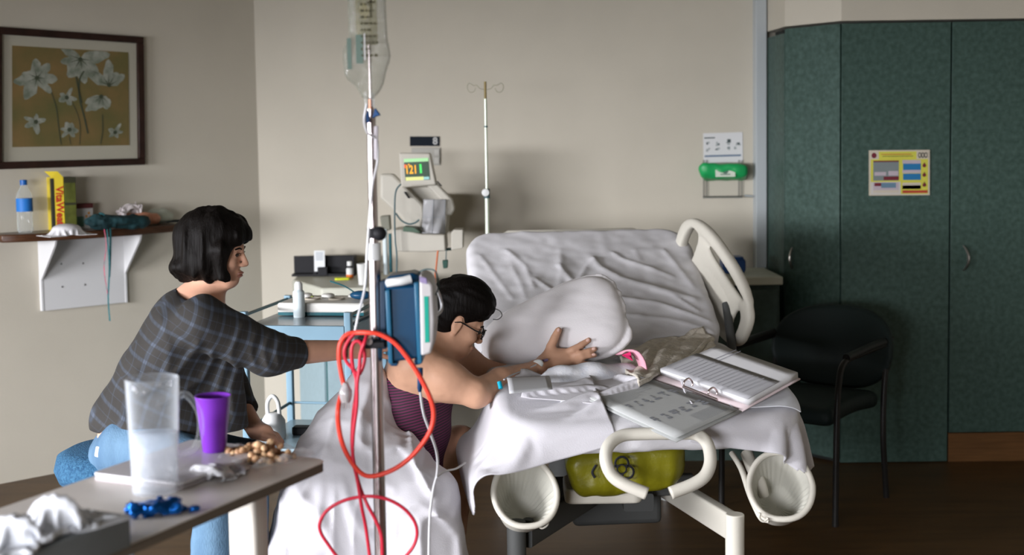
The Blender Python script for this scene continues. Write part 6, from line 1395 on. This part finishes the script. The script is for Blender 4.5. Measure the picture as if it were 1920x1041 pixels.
# ---------------------------------------------------------------- woman leaning on the bed
p2 = thing('person', 'person with short dark hair and glasses in a striped top leaning on the bed', 'person', at(700, 930, 4.0))
HC2 = A_(856, 603, 4.20); HR2 = frame_m(math.radians(10), math.radians(27)); HS2 = .94
s2n, e2n, w2n = A_(775, 684, 4.00), A_(893, 738, 3.985), A_(1004, 692, 4.225)
s2f, e2f, w2f = A_(842, 655, 4.34), A_(905, 700, 4.42), A_(985, 705, 4.44)
kn2 = A_(788, 960, 3.80); kf2 = A_(862, 835, 4.22)
HY = 4.315
def hpx(u, v, dy=0): return A_(u, v, HY + dy)
def body2(P):
    d = head_sdf(P, HC2, HR2, HS2)
    d = smin(d, cap(P, A_(805, 662, 4.15), A_(838, 630, 4.19), .060, .054), .03)
    d = smin(d, chain(P, [s2n + [0, .03, 0], A_(792, 672, 4.14), s2f], [.070, .080, .062], .04), .04)
    d = smin(d, ell(P, A_(782, 722, 4.13), (.120, .155, .12)), .05)
    d = smin(d, ell(P, A_(774, 800, 4.10), (.115, .15, .13)), .05)
    d = smin(d, ell(P, A_(728, 900, 4.02), (.17, .18, .13)), .06)
    d = smin(d, chain(P, [s2n, (s2n + e2n) / 2 + [0, 0, -.004], e2n], [.073, .064, .046], .03), .03)
    d = smin(d, chain(P, [e2n, e2n * .6 + w2n * .4 + [0, 0, .004], w2n], [.046, .045, .027], .015), .012)
    d = smin(d, chain(P, [s2f, e2f, w2f], [.066, .047, .03], .02), .03)
    for k, a in ((kn2, kn2 * [1, 1, 0] + [-.03, .10, .08]), (kf2, kf2 * [1, 1, 0] + [-.05, .05, .08])):
        d = smin(d, chain(P, [A_(728, 905, 4.02), k, a, a * [1, 1, 0] + [.10, -.05, .03]], [.10, .060, .040, .030], .03), .04)
    pw = hpx(1012, 686, -.06); pm_ = hpx(1036, 668); 
    d = smin(d, chain(P, [w2n, hpx(1020, 680, -.025), hpx(1038, 667, -.006), hpx(1056, 664, .0)], [.027, .025, .023, .020], .012), .014)
    d = smin(d, chain(P, [hpx(1026, 672, -.01), hpx(1050, 672, -.004), hpx(1074, 672, .0)], [.022, .020, .015], .01), .012)
    d = smin(d, chain(P, [hpx(1028, 680, -.02), hpx(1060, 678, -.008), hpx(1080, 676, .0)], [.016, .014, .012], .01), .010)
    d = smin(d, finger(P, [hpx(1025, 672, -.01), hpx(1033, 650, -.004), hpx(1040, 634, .004), hpx(1047, 620, .012)], .0175, .0125), .010)
    for pts, r0, r1 in (([(1056, 664, 0), (1074, 656, -.008), (1090, 647, .0), (1104, 638, .012)], .0135, .0100), ([(1070, 669, -.002), (1088, 664, -.012), (1102, 659, -.004), (1115, 655, .010)], .0125, .0092),
                        ([(1076, 674, -.004), (1092, 670, -.012), (1105, 667, -.004), (1115, 666, .010)], .0112, .0085), ([(1078, 679, -.004), (1088, 680, -.010), (1096, 681, -.004), (1103, 682, .008)], .0100, .0078)):
        d = smin(d, finger(P, [hpx(*q_) for q_ in pts], r0, r1), .0035)
    return d - .0006 * vnoise(P, 90, 3)
bd2 = sdf_obj('body', body2, (-.75, 3.45, 0.0), (.42, 4.75, 1.28), .0042, M_skin2, p2)
for (u, v, dy), dr in (((1047, 619, .004), (.3, 0, 1)), ((1102, 638, .001), (1, 0, .6)), ((1113, 654, .0), (1, 0, .3)), ((1113, 665, .0), (1, 0, 0.1)), ((1101, 681, .0), (1, 0, 0))):
    nail(p2, Vector(hpx(u, v, dy - .010)), dr, (0, -1, .1), M_nail)
def hair2(P):
    d = ell(P, A_(866, 565, 4.20), (.104, .088, .090))
    d = smin(d, ell(P, A_(838, 590, 4.20), (.062, .086, .10)), .03)
    d = smin(d, ell(P, A_(826, 650, 4.22), (.040, .062, .075)), .03)
    d = smin(d, ell(P, A_(905, 572, 4.20), (.045, .070, .045)), .02)
    # face and near ear stay clear
    q = (P - HC2) @ HR2 / HS2
    d = smax(d, -ell(q, (.085, 0, -.055), (.072, .12, .072)), .006)
    d = smax(d, -ell(q, (.050, 0, -.112), (.080, .12, .058)), .006)
    d = smin(d, ell(P, A_(829, 652, 4.20), (.036, .066, .080)), .02)
    d = smax(d, -ell(q, (-.004, -.088, -.006), (.027, .030, .036)), .006)
    return d - .004 * vnoise(q * [.15, 1, 1], 70, 2) - .003 * vnoise(q * [.3, 1, 1], 30, 5)
sdf_obj('hair', hair2, HC2 - [.20, .16, .20], HC2 + [.18, .16, .20], .0042, M_hair, p2, it=1, label='short black hair swept behind the ear')
def h2(x, y, z): return Vector(HC2 + HR2 @ (np.array([x, y, z]) * HS2))
gl_ = None; M_spec = mat('spectacle_black', (.008, .008, .010), .25, bump=.01)
mb = MB()
for sg in (-1, 1):
    mb.tube([h2(.103 - .012 * (abs(math.sin(0)) ), sg * .033, 0) + Vector(HR2 @ np.array([-.006 * (math.cos(k) * sg > 0) , .023 * math.cos(k), .016 * math.sin(k)])) for k in np.linspace(0, 2 * PI, 22)[:-1]], .0026, 8, closed=True)
    mb.tube([h2(.098, sg * .056, .004), h2(.06, sg * .076, .004), h2(.0, sg * .082, .010), h2(-.02, sg * .082, .0)], .0024, 6)
mb.tube([h2(.104, -.010, .002), h2(.108, 0, .006), h2(.104, .010, .002)], .0022, 6)
gl_ = mb.build('glasses', M_spec, p2, world=True)
for sg in (-1, 1):
    MB().add([h2(.102, sg * .033, 0) + Vector(HR2 @ np.array([0, .021 * math.cos(k), .0145 * math.sin(k)])) for k in np.linspace(0, 2 * PI, 20)[:-1]], [tuple(range(19))]).build('lens', mat('lens_glass', (.5, .55, .5), .05, alpha=.35, bump=.005), gl_, world=True, smooth=False)
    MB().ellip(h2(.0795, sg * .031, .0), (.010, .0105, .0085), 14).build('eye', MATS['eye_dark'], p2, world=True)
    MB().tube([h2(.090, sg * .016, .022), h2(.088, sg * .032, .026), h2(.078, sg * .046, .020)], .0028, 6).build('eyebrow', M_hair, p2, world=True)
MB().ellip(h2(.0895, 0, -.061), (.0115, .020, .0048), 14).ellip(h2(.0878, 0, -.0705), (.0115, .018, .0052), 14).build('lips', M_lip, p2, world=True)
# hair clip glints
MB().tube([h2(-.01, -.086, .075), h2(.0, -.084, .055), h2(.004, -.083, .04)], .0022, 6).build('hair_clip', mat('clip_grey', (.12, .12, .12), .3, .6, bump=.01), p2, world=True)
MB().tube(spline([A_(925, 578, 4.2), A_(937, 583, 4.2), A_(941, 592, 4.2), A_(934, 599, 4.2), A_(924, 599, 4.2)], 6), .0016, 6).build('hair_tie', MATS['clip_grey'], p2, world=True)
# striped top
def stripes():
    M = bpy.data.materials.new('striped_jersey'); M.use_nodes = True; nt = M.node_tree; b = nt.nodes['Principled BSDF']; b.inputs['Roughness'].default_value = .8
    tc = nt.nodes.new('ShaderNodeTexCoord'); mp = nt.nodes.new('ShaderNodeMapping'); mp.inputs['Rotation'].default_value = (0, math.radians(12), 0); nt.links.new(tc.outputs['Object'], mp.inputs[0])
    wv = nt.nodes.new('ShaderNodeTexWave'); wv.bands_direction = 'Z'; wv.inputs['Scale'].default_value = 36; wv.inputs['Distortion'].default_value = .6; wv.inputs['Detail'].default_value = 0; nt.links.new(mp.outputs[0], wv.inputs[0])
    r = nt.nodes.new('ShaderNodeValToRGB'); nt.links.new(wv.outputs['Fac'], r.inputs[0]); r.color_ramp.elements[0].position = .35; r.color_ramp.elements[1].position = .6
    r.color_ramp.elements[0].color = (.012, .004, .010, 1); r.color_ramp.elements[1].color = (.10, .006, .048, 1); nt.links.new(r.outputs[0], b.inputs['Base Color']); return M
tp, tn = A_(760, 722, 4.0), np.array([.30, .0, 1.0]); tn = tn / np.linalg.norm(tn)
def top(P):
    d = ell(P, A_(782, 722, 4.13), (.126, .161, .126))
    d = smin(d, ell(P, A_(774, 800, 4.10), (.125, .160, .140)), .05); d = smin(d, ell(P, A_(728, 900, 4.02), (.175, .185, .135)), .06)
    d = d - .003 * vnoise(P, 22, 4); return smax(d, (P - tp) @ tn, .004)
sdf_obj('striped_top', top, (-.72, 3.75, .35), (-.02, 4.40, .98), .0055, stripes(), p2, label='magenta and black striped sleeveless top')
MB().tube(spline([A_(758, 722, 3.985), A_(768, 700, 3.955), A_(784, 668, 3.99), A_(800, 655, 4.06)], 6), .006, 8, flat=.4).build('strap', mat('strap_black', (.02, .006, .015), .7, bump=.02), p2, world=True) if False else None
# dressing and cap on the wrist
MB().ellip(hpx(1007, 684, -.105), (.022, .008, .017), 16, Matrix.Rotation(-.4, 3, 'Y')).build('dressing', mat('dressing_white', (.62, .64, .62), .4, bump=.3, bscale=60), p2, world=True, label='clear white dressing over the cannula')
MB().tube([hpx(1018, 677, -.075), hpx(1026, 675, -.06)], .005, 8).build('cannula_port', colmat('port_lilac', (.25, .2, .35)), p2, world=True)
MB().tube(spline([hpx(1005, 684, -.12), A_(985, 694, 4.14), A_(960, 703, 4.06), A_(945, 712, 4.0)], 6), .0028, 6).build('cannula_line', M_line, p2, world=True)
MB().tube([A_(936, 716, 3.965), A_(939, 729, 3.955)], .007, 10).build('line_cap', colmat('turquoise', (.0, .35, .50)), p2, world=True)

# ---------------------------------------------------------------- white sheet wrapped round her
SW = lines_px([([(718, 735), (745, 800), (780, 858), (815, 912)], .018, .013), ([(690, 850), (745, 842), (790, 868), (815, 908)], .014, .010), ([(600, 868), (680, 885), (740, 905)], .012, .016), ([(650, 720), (615, 800), (600, 870), (560, 935)], .013, .016),
               ([(690, 700), (668, 800), (685, 900)], .012, .014), ([(540, 915), (600, 965), (640, 1041), (660, 1120)], .016, .018), ([(825, 945), (862, 995), (868, 1080)], .014, .014), ([(730, 945), (790, 928), (850, 962)], .010, .012), ([(700, 985), (760, 1005), (830, 1050)], .010, .014),
               ([(515, 960), (535, 1041), (530, 1120)], .014, .012), ([(640, 900), (660, 960), (720, 1040)], .012, .014), ([(570, 860), (600, 900), (600, 980)], .010, .014), ([(745, 960), (740, 1060), (750, 1150)], .010, .012), ([(790, 960), (800, 1060)], .012, .013)], 3.78)
def wrap(P):
    d = chain(P, [A_(702, 672, 4.06), A_(690, 740, 4.04), A_(668, 850, 4.0), A_(650, 960, 3.98), A_(628, 1120, 3.95), A_(620, 1400, 3.95)], [.022, .070, .175, .21, .265, .31], .05)
    e = chain(P, [A_(712, 880, 3.92), A_(785, 935, 3.80), A_(800, 1100, 3.78), A_(800, 1400, 3.78)], [.13, .112, .135, .16], .04)
    d = smin(d, e, .025)
    th = np.arctan2(P[:, 1] - 4.0, P[:, 0] + .5); lowf = np.clip((.75 - P[:, 2]) / .6, 0, 1)
    d = d - wl(P, SW, 4.0) * .9 - .012 * lowf * vnoise(np.stack([th * 2.2, P[:, 2] * .9, th * 0], -1), 2.2, 3) - .005 * vnoise(P * [1, 1, .5], 14, 2) - .009 * (1 - np.abs(vnoise(P * [1, 1, .32] + .1 * vnoise(P, 5, 1)[:, None], 11, 21))) ** 3 - .005 * (1 - np.abs(vnoise(P * [.7, 1, .8], 19, 33))) ** 3 + .008
    inner = d + .012
    # open over her front: cut away right of the slanting edge, above the knee fold
    eX, eZ = A_(718, 735, 3.8), A_(815, 912, 3.8); nx2, nz2 = -(eZ[2] - eX[2]), (eZ[0] - eX[0]); L_ = math.hypot(nx2, nz2); side_ = ((P[:, 0] - eX[0]) * nx2 + (P[:, 2] - eX[2]) * nz2) / L_
    cutr = np.minimum(side_ - .004, P[:, 2] - (A_(0, 868, 3.8)[2]) + .35 * (P[:, 0] - A_(745, 0, 3.8)[0]))
    d = smax(d, cutr, .012); d = smax(d, .004 - P[:, 2], .004); return d
o = sdf_obj('wrapped_sheet', wrap, (-.98, 3.45, 0), (-.02, 4.40, .95), .0065, M_sheet); tag(o, 'large white sheet wrapped around the hips and legs of the person at the bed', 'sheet')
